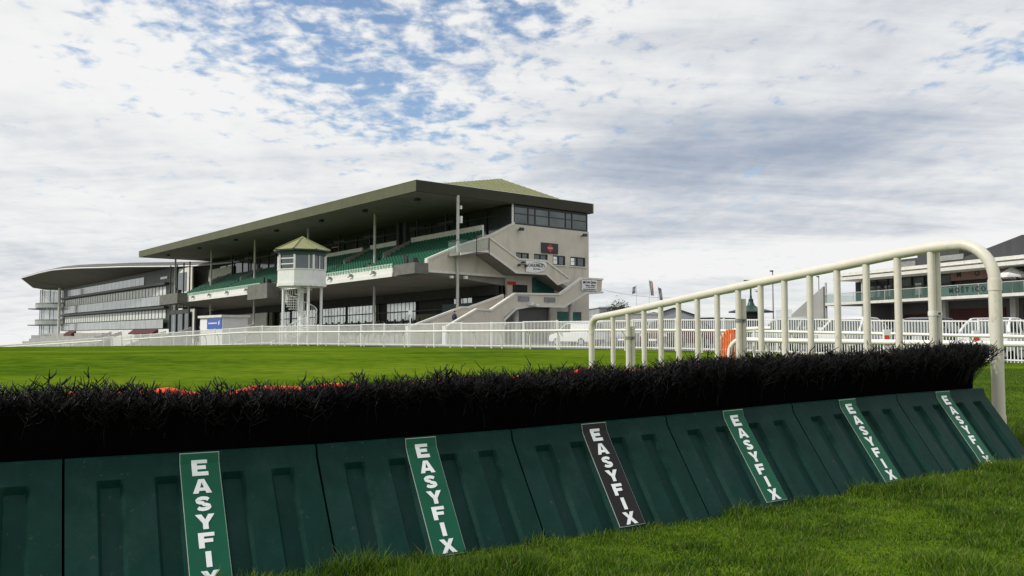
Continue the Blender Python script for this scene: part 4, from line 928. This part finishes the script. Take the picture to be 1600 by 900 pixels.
for k_ in range(NST):
    a0 = R(200 + k_ * 21); a1 = a0 + R(24); z = tz(tg + .2 + 4.2 * k_ / NST); b.prism([(.15 * math.cos(a0), .15 * math.sin(a0)), (1.15 * math.cos(a0), 1.15 * math.sin(a0)), (1.15 * math.cos(a1), 1.15 * math.sin(a1)), (.15 * math.cos(a1), .15 * math.sin(a1))], z, z + .05, 'z')
b.build('stair_treads', 'white', tower)
b = MB(); pts = []
for k_ in range(NST * 2):
    a0 = R(200 + k_ * 10.5); z = tz(tg + .2 + 4.2 * k_ / NST / 2); p = (1.15 * math.cos(a0), 1.15 * math.sin(a0)); b.tube([(*p, z), (*p, z + .95)], .018, 4); pts.append((*p, z + .95))
b.tube(pts, .035, 5); b.build('stair_railing', 'white', tower)

# ------------------------------------------------------------------ person on the stairs
def person(loc, rz, label):
    root = empty('person', loc, rz, label, 'person')
    vs_ = [((0, 0, .95), .15), ((0, 0, 1.15), .15), ((0, -.01, 1.38), .17), ((0, 0, 1.50), .07), ((0, .01, 1.56), .055),
           ((.20, 0, 1.40), .07), ((.26, .03, 1.14), .05), ((.24, .12, .92), .04), ((.24, .16, .84), .035), ((-.20, 0, 1.40), .07), ((-.26, -.02, 1.14), .05), ((-.25, .08, .92), .04), ((-.25, .12, .84), .035),
           ((.10, 0, .88), .11), ((.11, .10, .50), .075), ((.11, .02, .10), .05), ((.11, .15, .04), .04), ((-.10, 0, .88), .11), ((-.11, -.02, .48), .075), ((-.11, -.14, .12), .05), ((-.11, -.02, .04), .04), ((0, .02, 1.66), .10), ((0, .01, 1.74), .085)]
    ed = [(0, 1), (1, 2), (2, 3), (3, 4), (4, 21), (21, 22), (2, 5), (5, 6), (6, 7), (7, 8), (2, 9), (9, 10), (10, 11), (11, 12), (0, 13), (13, 14), (14, 15), (15, 16), (0, 17), (17, 18), (18, 19), (19, 20)]
    me = bpy.data.meshes.new('body'); me.from_pydata([v for v, r in vs_], ed, []); o = link('body', me, None, root)
    o.modifiers.new('skin', 'SKIN'); sv = me.skin_vertices[0].data
    for i, (v, r) in enumerate(vs_): sv[i].radius = (r, r * .85)
    sv[0].use_root = True; ss_ = o.modifiers.new('sub', 'SUBSURF'); ss_.levels = 1; ss_.render_levels = 2
    bpy.context.view_layer.update(); dg = bpy.context.evaluated_depsgraph_get(); m2 = bpy.data.meshes.new_from_object(o.evaluated_get(dg)); o.modifiers.clear(); o.data = m2
    m2.materials.clear()
    for k_ in ('navy', 'trouser', 'skin', 'hair'): m2.materials.append(K[k_])
    for p in m2.polygons:
        c_ = p.center; p.use_smooth = True
        p.material_index = 3 if (c_.z > 1.60 and c_.y < .05) or c_.z > 1.70 else 2 if c_.z > 1.52 or (c_.z < .90 and abs(c_.x) > .2) else 0 if c_.z > .86 else 1
    return root
def stand_world(u, v, z):
    c, s = math.cos(ang), math.sin(ang); x, y = -u, v; return (-7.937 + c * x - s * y, 70 + s * x + c * y, z)
person(stand_world(-2.5, 2.16, 1.62), ang, 'person in a dark navy jacket climbing the white end stairs of the stand')

# ------------------------------------------------------------------ kiosk, posts and small signs
cx = stand_world(32, -4, 0); kg = gz(cx[0], cx[1])
ki = empty('white_kiosk', (cx[0], cx[1], kg), ang, 'small white ticket kiosk with a blue sign panel in front of the stand', 'kiosk')
b = MB(); b.box(-3.2, 3.4, -1.2, 1.5, -.3, 3.25 - kg); b.build('cabin', 'white', ki)
b = MB(); b.box(-3.4, 3.6, -1.4, 1.7, 3.251 - kg, 3.5 - kg); b.build('roof', 'coping', ki)
bs_ = MB(); bs_.box(-.9, 3.3, -1.27, -1.205, 2.05 - kg, 3.15 - kg); bo = bs_.build('blue_board', 'blue', ki)
b = MB(); rr = random.Random(3); x = -.4
while x < 2.0: w = rr.uniform(.12, .3); b.box(x, x + w, -1.29, -1.275, 2.58 - kg, 2.72 - kg); x += w + .06
b.box(2.45, 2.62, -1.29, -1.275, 2.45 - kg, 2.85 - kg); b.box(2.7, 2.8, -1.29, -1.275, 2.55 - kg, 2.95 - kg); b.build('sign_marks', 'white', bo)
p = (-6.25, 52.5); g0 = gz(*p); o = empty('sign_post', (*p, g0), 0, 'thin pole with a small white square board beside the track', 'sign post')
MB().tube([(0, 0, -.1), (0, 0, 2.0)], .035, 8).build('pole', 'white', o); MB().box(-.12, .12, -.06, -.036, 1.95, 2.22).build('board', 'white', o)
for x, y, lb in ((12.4, 26.9 + 1.4, 'white marker post with orange panel, left one of two behind the picket fence'), (14.7, 26.9 + .2, 'white marker post with orange panel, right one of two behind the picket fence')):
    g0 = gz(x, y); o = empty('marker_post', (x, y, g0), 0, lb, 'marker post', 'marker posts behind the fence')
    MB().box(-.11, .11, -.06, .06, -.1, 1.05).build('post', 'white', o); MB().box(-.10, .06, -.075, -.062, .52, .86).build('orange_panel', 'orange', o)

# ------------------------------------------------------------------ cars
def make_car(paint, label, van=False):
    root = empty('parked_van' if van else 'parked_car', (0, 0, 0), 0, label, 'van' if van else 'car', None if van else 'cars parked behind the picket fence')
    hw = .86
    side = [(-2.05, .32), (-2.12, .55), (-2.08, .80), (-1.2, .92), (1.75, .95), (2.02, .85), (2.08, .50), (2.0, .30)]
    cab = [(-1.15, .92), (-.45, 1.38), (.1, 1.46), (1.0, 1.44), (1.62, 1.18), (1.85, .95)]
    if van:
        side = [(-2.15, .32), (-2.2, .6), (-2.12, .88), (-1.3, 1.05), (2.1, 1.1), (2.15, .4), (2.05, .32)]; cab = [(-1.3, 1.05), (-.62, 1.62), (-.3, 1.75), (1.95, 1.78), (2.1, 1.1)]
    b = MB()     # body: three width bands so the flanks are rounded
    def loft(b, poly, widths):
        n = len(poly); rows = []
        for w, ins in widths:
            cxm = sum(p[0] for p in poly) / n; czm = sum(p[1] for p in poly) / n
            rows.append([(w, cxm + (x - cxm) * ins, czm + (z - czm) * ins) for x, z in poly])
        b0 = len(b.v); [b.v.extend(r_) for r_ in rows]
        for k_ in range(len(rows) - 1):
            for i in range(n): b.f.append((b0 + k_ * n + i, b0 + k_ * n + (i + 1) % n, b0 + (k_ + 1) * n + (i + 1) % n, b0 + (k_ + 1) * n + i))
        b.f.append(tuple(b0 + i for i in range(n))[::-1]); b.f.append(tuple(b0 + (len(rows) - 1) * n + i for i in range(n)))
    loft(b, side, [(-hw, .93), (-hw * .93, 1.), (hw * .93, 1.), (hw, .93)]); b.build('body', paint, root, smooth=True)
    b = MB(); n = len(cab); top = max(z for x, z in cab)
    def wd(z): return hw * .92 - (z - .95) * .32 * (0.45 if van else 1)
    b.v = [(-wd(z), x, z) for x, z in cab] + [(wd(z), x, z) for x, z in cab]; b.f = [tuple(range(n))[::-1], tuple(range(n, 2 * n))] + [(i, (i + 1) % n, (i + 1) % n + n, i + n) for i in range(n)]
    b.build('windows', 'glass', root)
    b = MB(); up = [c_ for c_ in cab]
    for i in range(n - 1):
        (x0, z0), (x1, z1) = cab[i], cab[i + 1]
        for sgn in (-1, 1): b.tube([(sgn * wd(z0), x0, z0), (sgn * wd(z1), x1, z1)], .045, 6)
        if z0 > top - .12 and z1 > top - .12 or (van and x0 > -.4 and i < n - 2): b.add([(-wd(z0), x0, z0 + .02), (wd(z0), x0, z0 + .02), (wd(z1), x1, z1 + .02), (-wd(z1), x1, z1 + .02), (-wd(z0) * .9, x0, z0 + .05), (wd(z0) * .9, x0, z0 + .05), (wd(z1) * .9, x1, z1 + .05), (-wd(z1) * .9, x1, z1 + .05)], [(0, 1, 2, 3), (4, 5, 6, 7), (0, 1, 5, 4), (1, 2, 6, 5), (2, 3, 7, 6), (3, 0, 4, 7)])
    for sgn in (-1, 1): b.tube([(sgn * (wd(.95) + .005), .25, .95), (sgn * (wd(top) + .005), .2, top)], .04, 6)
    if van: b.add([(s_ * (wd(z) + .012), x, z) for s_ in (-1, 1) for x, z in ((.1, 1.08), (.1, 1.72), (1.95, 1.72), (2.08, 1.08))], [(0, 1, 2, 3), (4, 5, 6, 7)])
    b.build('roof', paint, root, smooth=True)
    for x in (-1.30, 1.30):
        for sgn in (-1, 1):
            w = MB(); w.tube([(sgn * (hw - .18), x, .31), (sgn * (hw + .01), x, .31)], .32, 18); wo_ = w.build('wheel', 'tyre', root)
            r2 = MB(); r2.tube([(sgn * (hw + .011), x, .31), (sgn * (hw + .03), x, .31)], .19, 12); r2.build('rim', 'carsilver', wo_)
    for sgn in (-1, 1):
        h_ = MB(); h_.box(sgn * .62 - .17, sgn * .62 + .17, -2.145, -2.05, .62, .77); h_.build('headlight', 'lamp', root)
    h_ = MB(); h_.box(-.70, .70, -2.17, -2.05, .26, .56); h_.build('grille', 'darkmetal', root)
    h_ = MB(); h_.box(-.74, .74, 2.05, 2.16, .26, .50); h_.build('rear_bumper', 'darkmetal', root)
    h_ = MB(); h_.box(-.24, .24, -2.19, -2.171, .40, .50); h_.build('number_plate', 'white', root)
    for sgn in (-1, 1):
        h_ = MB(); h_.box(sgn * .98 - .09, sgn * .98 + .09, -.85, -.72, .95, 1.08); h_.build('wing_mirror', paint, root)
    return root
K['cardark'] = mat('dark_blue_car_paint', (.02, .03, .05), .25, .05, 1.)
carw = make_car('carwhite', 'x'); cars6 = [carw, make_car('carsilver', 'x'), None, make_car('cardark', 'x'), None, make_car('carsilver', 'x')]
def put(o, x, y, rz, lb): o.location = (x, y, gz(x, y)); o.rotation_euler = (0, 0, rz); o['label'] = lb
nose = math.atan2(-.7, -.71) + R(90)
cl = ['white parked car behind the fence at the right edge of the frame', 'silver parked car behind the fence, just left of the tall end post',
      'white parked car below the pink lettered panel of the glass building', 'dark blue parked car behind the fence under the middle of the glass building',
      'white parked car under the left corner of the glass building', 'silver parked car behind the fence just right of the green kiosk canopy', ]
base_a, base_p = 4.3, 34.8
for k_ in range(6):
    x, y = NF(base_a + 2.75 * k_, base_p + (.3 if k_ % 2 else 0)); o = cars6[k_] or copy_tree(carw); put(o, x, y, nose + R(rnd.uniform(-3, 3)) + R(180 if k_ in (2,) else 0), cl[k_])
cs = make_car('carred', 'dark red parked car behind the fence between the shed and the kiosk'); x, y = NF(25.0, 36.5); put(cs, x, y, nose, cs['label'])
cs = make_car('carsilver', 'silver parked car behind the fence beneath the grey gabled shed'); x, y = NF(28.5, 38.5); put(cs, x, y, nose, cs['label'])
cs = make_car('carred', 'dark red parked car behind the fence left of the grey gabled shed'); x, y = NF(31.6, 40.5); put(cs, x, y, nose + R(40), cs['label'])
van = make_car('carwhite', 'white van parked behind the fence beside the main stand end', True); put(van, 4.3, 56.5, ang + R(-90) , van['label']); van.scale = (.9, .9, .83)

# ------------------------------------------------------------------ glass building at right
a2 = math.atan2(-.9504, .3111); gb = empty('glass_fronted_building', (37.2, 62, .6), a2, 'two-storey glass-fronted building with white fascia bands and balcony, right side', 'building')
def Q(u, v, z): return (-u, v, z - .6)
def gp(name, m, fill, parent=None):
    b = MB(Q); fill(b); return b.build(name, m, parent or gb)
gp('roof_band', 'coping', lambda b: (b.box(-18, 20.2, 0, 10, 6.95, 7.22), b.box(-18, 20.0, .5, 9.8, 6.80, 6.948), b.box(-18, 20.4, -.25, 10, 6.52, 6.79)))
gp('balcony_slab', 'coping', lambda b: b.box(-18, 22.6, 0, 9, 4.24, 4.48))
many('balcony_glass', 'rail_glass', lambda b: [b.box(u_, u_ + 1.9, .08, .1, 4.5, 5.28) for u_ in np.arange(-18, 20.6, 2.)], Q, gb)
many('corner_glass', 'rail_glass', lambda b: (b.box(20.7, 22.5, .08, .1, 4.5, 5.28), b.box(22.44, 22.46, .1, 8, 4.5, 5.28)), Q, gb)
gp('balcony_rail', 'col', lambda b: (b.tube([(-18, .09, 5.33), (22.5, .09, 5.33)], .035, 6), [b.tube([(u_, .09, 4.48), (u_, .09, 5.33)], .03, 5) for u_ in np.arange(-18, 22.6, 2.)]))
gp('facade_backing', 'dark', lambda b: b.box(-18, 19.4, 2.3, 2.5, 4.48, 6.5))
many('facade_glass', 'glass', lambda b: [b.box(u_, u_ + 1.35, 2.1, 2.15, 4.55, 6.45) for u_ in np.arange(-18, 3, 1.45)] + [b.box(u_, u_ + 1.35, 2.1, 2.15, 4.55, 6.45) for u_ in np.arange(8.6, 19, 1.45)], Q, gb)
many('bright_glazing', 'glass_pale', lambda b: [b.box(u_, u_ + .7, 2.04, 2.09, 4.9, 5.9) for u_ in (11.8, 14.3, 15.5, 16.8, 17.6, 18.3)], Q, gb)
many('facade_mullion', 'darkmetal', lambda b: [b.box(u_ - .1, u_, 1.98, 2.2, 4.5, 6.5) for u_ in list(np.arange(-18, 3, 1.45)) + list(np.arange(8.6, 19.8, 1.45))] + [b.box(8.6, 19.2, 1.96, 2.03, 5.6, 5.7)], Q, gb)
pp_ = gp('lettered_panel', 'pink', lambda b: (b.box(3.0, 8.4, 1.85, 1.97, 5.85, 6.85)))
RQ = (R(90), 0, 0)
text('sign_lettering', 'M', .62, Q(7.55, 1.83, 6.3), RQ, 'ink', pp_, .012); text('sign_lettering', 'O', .62, Q(5.75, 1.83, 6.3), RQ, 'ink', pp_, .012)
bb = gp('lettered_balustrade_band', 'rail_glass', lambda b: b.box(2.6, 7.6, .02, .06, 4.55, 5.22))
text('sign_lettering', 'M O Ë T  I C O', .56, Q(5.05, .0, 4.93), RQ, 'ink', bb, .010, sx=.98)
many('ground_wall', 'wall_grey', lambda b: (b.box(-18, 16.8, 3.0, 3.3, 0, 4.24), b.box(16.5, 16.8, .3, 3, 0, 4.24)), Q, gb)
many('red_panels', 'redseat', lambda b: (b.box(4.2, 9.6, 2.9, 2.98, 2.0, 3.55), b.box(-6, 2.6, 2.9, 2.98, 2.0, 3.7), b.box(10.5, 14.8, 2.9, 2.98, 2.0, 3.2)), Q, gb)
many('ground_pier', 'coping', lambda b: (b.box(9.8, 10.3, 2.6, 2.95, 0, 4.24), b.box(3.0, 3.5, 2.6, 2.95, 0, 4.24)), Q, gb)
for u_ in (22.2, 17.1, 13.0, 8.2, 3, -2): 
    b = MB(); b.tube([Q(u_, .35, -.2), Q(u_, .35, 6.5)], .11, 8); b.build('column', 'col', gb)
gp('dark_roof_block', 'slate', lambda b: (b.prism([(3.0, 7.0), (3.0, 9.15), (9.2, 7.75), (13, 7.7), (13, 7.0)], 3.5, 12, 'y') , b.box(-12, 2.99, 3.5, 12, 7.2, 9.1), b.box(9.3, 13.9, 3.7, 11.9, 7.2, 8.8), b.box(13.91, 16.9, 3.9, 11.8, 7.2, 8.35)))
many('roof_window', 'glass_pale', lambda b: (b.box(8.6, 11.2, 3.42, 3.49, 7.75, 8.2), b.box(14.3, 16.4, 3.82, 3.89, 7.6, 8.1)), Q, gb)
# parasol on the balcony
um = empty('parasol', (37.2 - .3111 * 1.8 + .95 * 1, 62 + .95 * 1.8 + .31, 4.48), 0, 'white parasol on the balcony of the glass building at right', 'parasol')
b = MB(); n = 8; b.add([(1.15 * math.cos(2 * math.pi * k_ / n), 1.15 * math.sin(2 * math.pi * k_ / n), 1.35) for k_ in range(n)] + [(0, 0, 2.05)] + [(1.15 * math.cos(2 * math.pi * k_ / n), 1.15 * math.sin(2 * math.pi * k_ / n), 1.2) for k_ in range(n)], [(k_, (k_ + 1) % n, 8) for k_ in range(n)] + [(k_, (k_ + 1) % n, 9 + (k_ + 1) % n, 9 + k_) for k_ in range(n)])
b.build('canopy', 'white', um); MB().tube([(0, 0, 0), (0, 0, 2.0)], .03, 6).build('pole', 'greymetal', um)
# white outside stair left of the glass building
st = empty('outdoor_stair', (27.1, 78, .3), R(-72), 'white sloping outdoor stair with glass side left of the glass building', 'staircase')
MB().prism([(-2.4, 2.6), (-2.4, 3.0), (2.2, 5.4), (2.2, 4.0), (2.2, 0), (-.5, 0)], -.1, .1, 'y').build('stair_wall', 'concrete_pale', st)
MB().box(-4.9, -2.45, -.05, .0, 2.0, 3.5).build('glass_screen', 'rail_glass', st)
MB().box(-4.9, 2.2, .2, 2.5, 0, 2.0).build('base_block', 'wall_grey', st)

# ------------------------------------------------------------------ canopy kiosk, lamps, flags, mast, sheds, trees
kx, ky = 19.6, 70.; kg = gz(kx, ky)
kk_ = empty('canopy_kiosk', (kx, ky, kg), 0, 'dark green kiosk with wide flat canopy and slim spire', 'kiosk')
def conering(b, rows, n=12):
    b0 = len(b.v)
    for r_, z in rows: b.v += [(r_ * math.cos(2 * math.pi * k_ / n), r_ * math.sin(2 * math.pi * k_ / n), z - kg) for k_ in range(n)]
    for j in range(len(rows) - 1):
        for k_ in range(n): b.f.append((b0 + j * n + k_, b0 + j * n + (k_ + 1) % n, b0 + (j + 1) * n + (k_ + 1) % n, b0 + (j + 1) * n + k_))
b = MB(); conering(b, [(.5, 3.2), (1.85, 3.22), (1.85, 3.30), (.60, 3.62), (.32, 3.8), (.20, 4.1), (.20, 4.3), (.09, 4.4), (.09, 4.6)]); b.build('canopy', 'canopy', kk_)
b = MB(); conering(b, [(.62, kg - .1), (.62, 3.2)]); b.build('booth', 'darkmetal', kk_)
MB().tube([(0, 0, 4.4 - kg), (0, 0, 5.75 - kg)], .07, 8).build('spire', 'canopy', kk_)
b = MB(); b.box(-.55, .12, -.12, .12, 5.80 - kg, 5.88 - kg); b.build('lamp_head', 'darkmetal', kk_)
b = MB(); kgl = kg; conering(b, [(.05, 4.75), (.3, 4.85), (.34, 5.05), (.2, 5.2), (.02, 5.24)], 10)
o = b.build('globe_lamp', 'white', kk_); o.location = (.62, 0, .12)
def lamp_post(x, y, zt, lb):
    g0 = gz(x, y); o = empty('lamp_post', (x, y, g0), 0, lb, 'lamp post'); MB().tube([(0, 0, -.1), (0, 0, zt - g0)], [.07, .045], 8).build('pole', 'greymetal', o); MB().box(-.22, .05, -.08, .08, zt - g0, zt - g0 + .12).build('lamp_head', 'darkmetal', o)
lamp_post(22.95, 75, 6.95, 'tall thin grey lamp post right of the green kiosk')
lamp_post(32.4, 90, 7.5, 'distant thin grey lamp post left of the glass building')
def flag(x, y, zt, cols, lb, drop, dirx):
    g0 = gz(x, y); o = empty('flagpole', (x, y, g0), 0, lb, 'flagpole', 'flagpoles beyond the fence'); h_ = zt - g0
    MB().tube([(0, 0, -.1), (0, 0, h_)], [.07, .04], 8).build('pole', 'white', o)
    for j, c_ in enumerate(cols):
        b = MB(); n = 8; vs_ = []
        for k_ in range(n + 1):
            f = k_ / n; w = .42 / len(cols); x0 = dirx * (.04 + w * j + f * drop * .10); z = h_ - .15 - f * drop
            vs_ += [(x0, .08 * math.sin(f * 6 + j), z), (x0 + dirx * w, .08 * math.sin(f * 6 + j + 1), z - .18)]
        b.add(vs_, [(2 * k_, 2 * k_ + 1, 2 * k_ + 3, 2 * k_ + 2) for k_ in range(n)]); fo = b.build('flag', c_, o)
flag(16.03, 110, 7.9, ['flag_w'], 'leftmost of three flagpoles, with a grey flag blown to the left', .9, -1)
flag(17.68, 110, 8.64, ['flag_g', 'flag_w', 'flag_o'], 'middle and tallest flagpole with a green white and orange tricolour', 1.9, 1)
flag(18.83, 110, 7.73, ['flag_w'], 'rightmost of three flagpoles, with a limp grey flag', 1.6, 1)
def shed(name, x, y, w, l, eave, ridge, rz, m, mr, lb):
    g0 = gz(x, y); o = empty(name, (x, y, g0), rz, lb, 'shed'); e, r_ = eave - g0, ridge - g0
    MB().prism([(-w, -.5), (-w, e), (0, r_ - .02), (w, e), (w, -.5)], 0, l, 'y').build('walls', m, o)
    MB().prism([(-w - .15, e - .03), (0, r_), (w + .15, e - .03), (w + .15, e + .12), (0, r_ + .15), (-w - .15, e + .12)], -.15, l + .1, 'y').build('roof', mr, o)
    return o
shed('gabled_shed', 18.97, 100, 2.5, 14, 3.62, 4.5, R(-8), 'shed', 'slate', 'light grey gabled shed with a dark roof edge beyond the cars')
shed('low_shed', 25.3, 108, 3.2, 10, 3.45, 3.5, 0, 'shed', 'slate', 'long low grey shed with flat roof behind the gabled shed')
shed('white_hut', 13.7, 95, 2.9, 8, 3.7, 3.75, R(8), 'white', 'coping', 'low white flat-roofed hut beside the end of the main stand')
shed('white_cabin', 13.6, 112, 2.2, 6, 5.0, 5.05, R(8), 'shed', 'coping', 'taller pale cabin behind the white hut with a flat roof')
o = empty('arched_tent', (16.6, 100, gz(16.6, 100)), R(-15), 'olive green arched tent left of the grey gabled shed', 'tent')
MB().prism([(1.6 * math.cos(R(a_)), 3.0 * math.sin(R(a_)) + .5) for a_ in range(0, 181, 15)], 0, 6, 'y').build('tent_cover', 'olive_tent', o, smooth=True)
def tree(x, y, h_, r_, lb, seed, n=1500):
    g0 = gz(x, y); o = empty('tree', (x, y, g0), 0, lb, 'tree'); rr_ = np.random.default_rng(seed); b = MB(); b.tube([(0, 0, -.2), (.05, 0, h_ * .5), (0, 0, h_ * .85)], [.16, .11, .03], 7)
    cl_ = []
    for k_ in range(9):
        a_ = rr_.uniform(0, 6.28); e_ = rr_.uniform(.45, .95); p = (r_ * .62 * math.cos(a_) * rr_.uniform(.4, 1), r_ * .62 * math.sin(a_) * rr_.uniform(.4, 1), h_ * e_); cl_.append(p); b.tube([(0, 0, h_ * (e_ - .25)), p], [.06, .02], 5)
    b.build('trunk', 'bark', o); cl_ = np.array(cl_); ci = rr_.integers(0, 9, n); c_ = cl_[ci] + rr_.normal(0, r_ * .24, (n, 3)); s_ = rr_.uniform(.06, .16, n)
    a1 = rr_.normal(0, 1, (n, 3)); a1 /= np.linalg.norm(a1, axis=1, keepdims=True); a3 = rr_.normal(0, 1, (n, 3)); a3 = np.cross(a1, a3); a3 /= np.linalg.norm(a3, axis=1, keepdims=True)
    V_ = np.stack([c_ - a1 * s_[:, None], c_ + a3 * s_[:, None] * .5, c_ + a1 * s_[:, None], c_ - a3 * s_[:, None] * .5], 1).reshape(-1, 3)
    link('crown', fast_mesh('crown', V_, np.arange(4 * n), np.full(n, 4)), 'leaf', o)
tree(13.3, 108, 5.1, 1.6, 'small dark bushy tree behind the white huts beside the stand', 3)
# overhead cable between the stand end and the lamp
pa = Vector(stand_world(-3.6, 18, 5.6)); pb = Vector((19.9, 72, 5.2)); o = empty('overhead_cable', pa, 0, 'thin dark cable sagging from the stand stairs across the sky', 'cable')
MB().tube([(pb - pa) * f + Vector((0, 0, -.75 * 4 * f * (1 - f))) for f in np.linspace(0, 1, 20)], .014, 5).build('cable', 'greymetal', o)
# distant mast at far left
p = (-108, 200); g0 = gz(*p); o = empty('distant_mast', (*p, g0), 0, 'thin mast with small loudspeakers at the far left edge', 'mast')
MB().tube([(0, 0, -.2), (0, 0, .6 - g0 + 1.0)], .09, 6).build('pole', 'greymetal', o); MB().box(.5, .95, -.2, .2, -.6 - g0, -.3 - g0).build('loudspeaker', 'darkmetal', o)

scene.render.resolution_x = 1024; scene.render.resolution_y = 576
scene.cycles.use_denoising = True
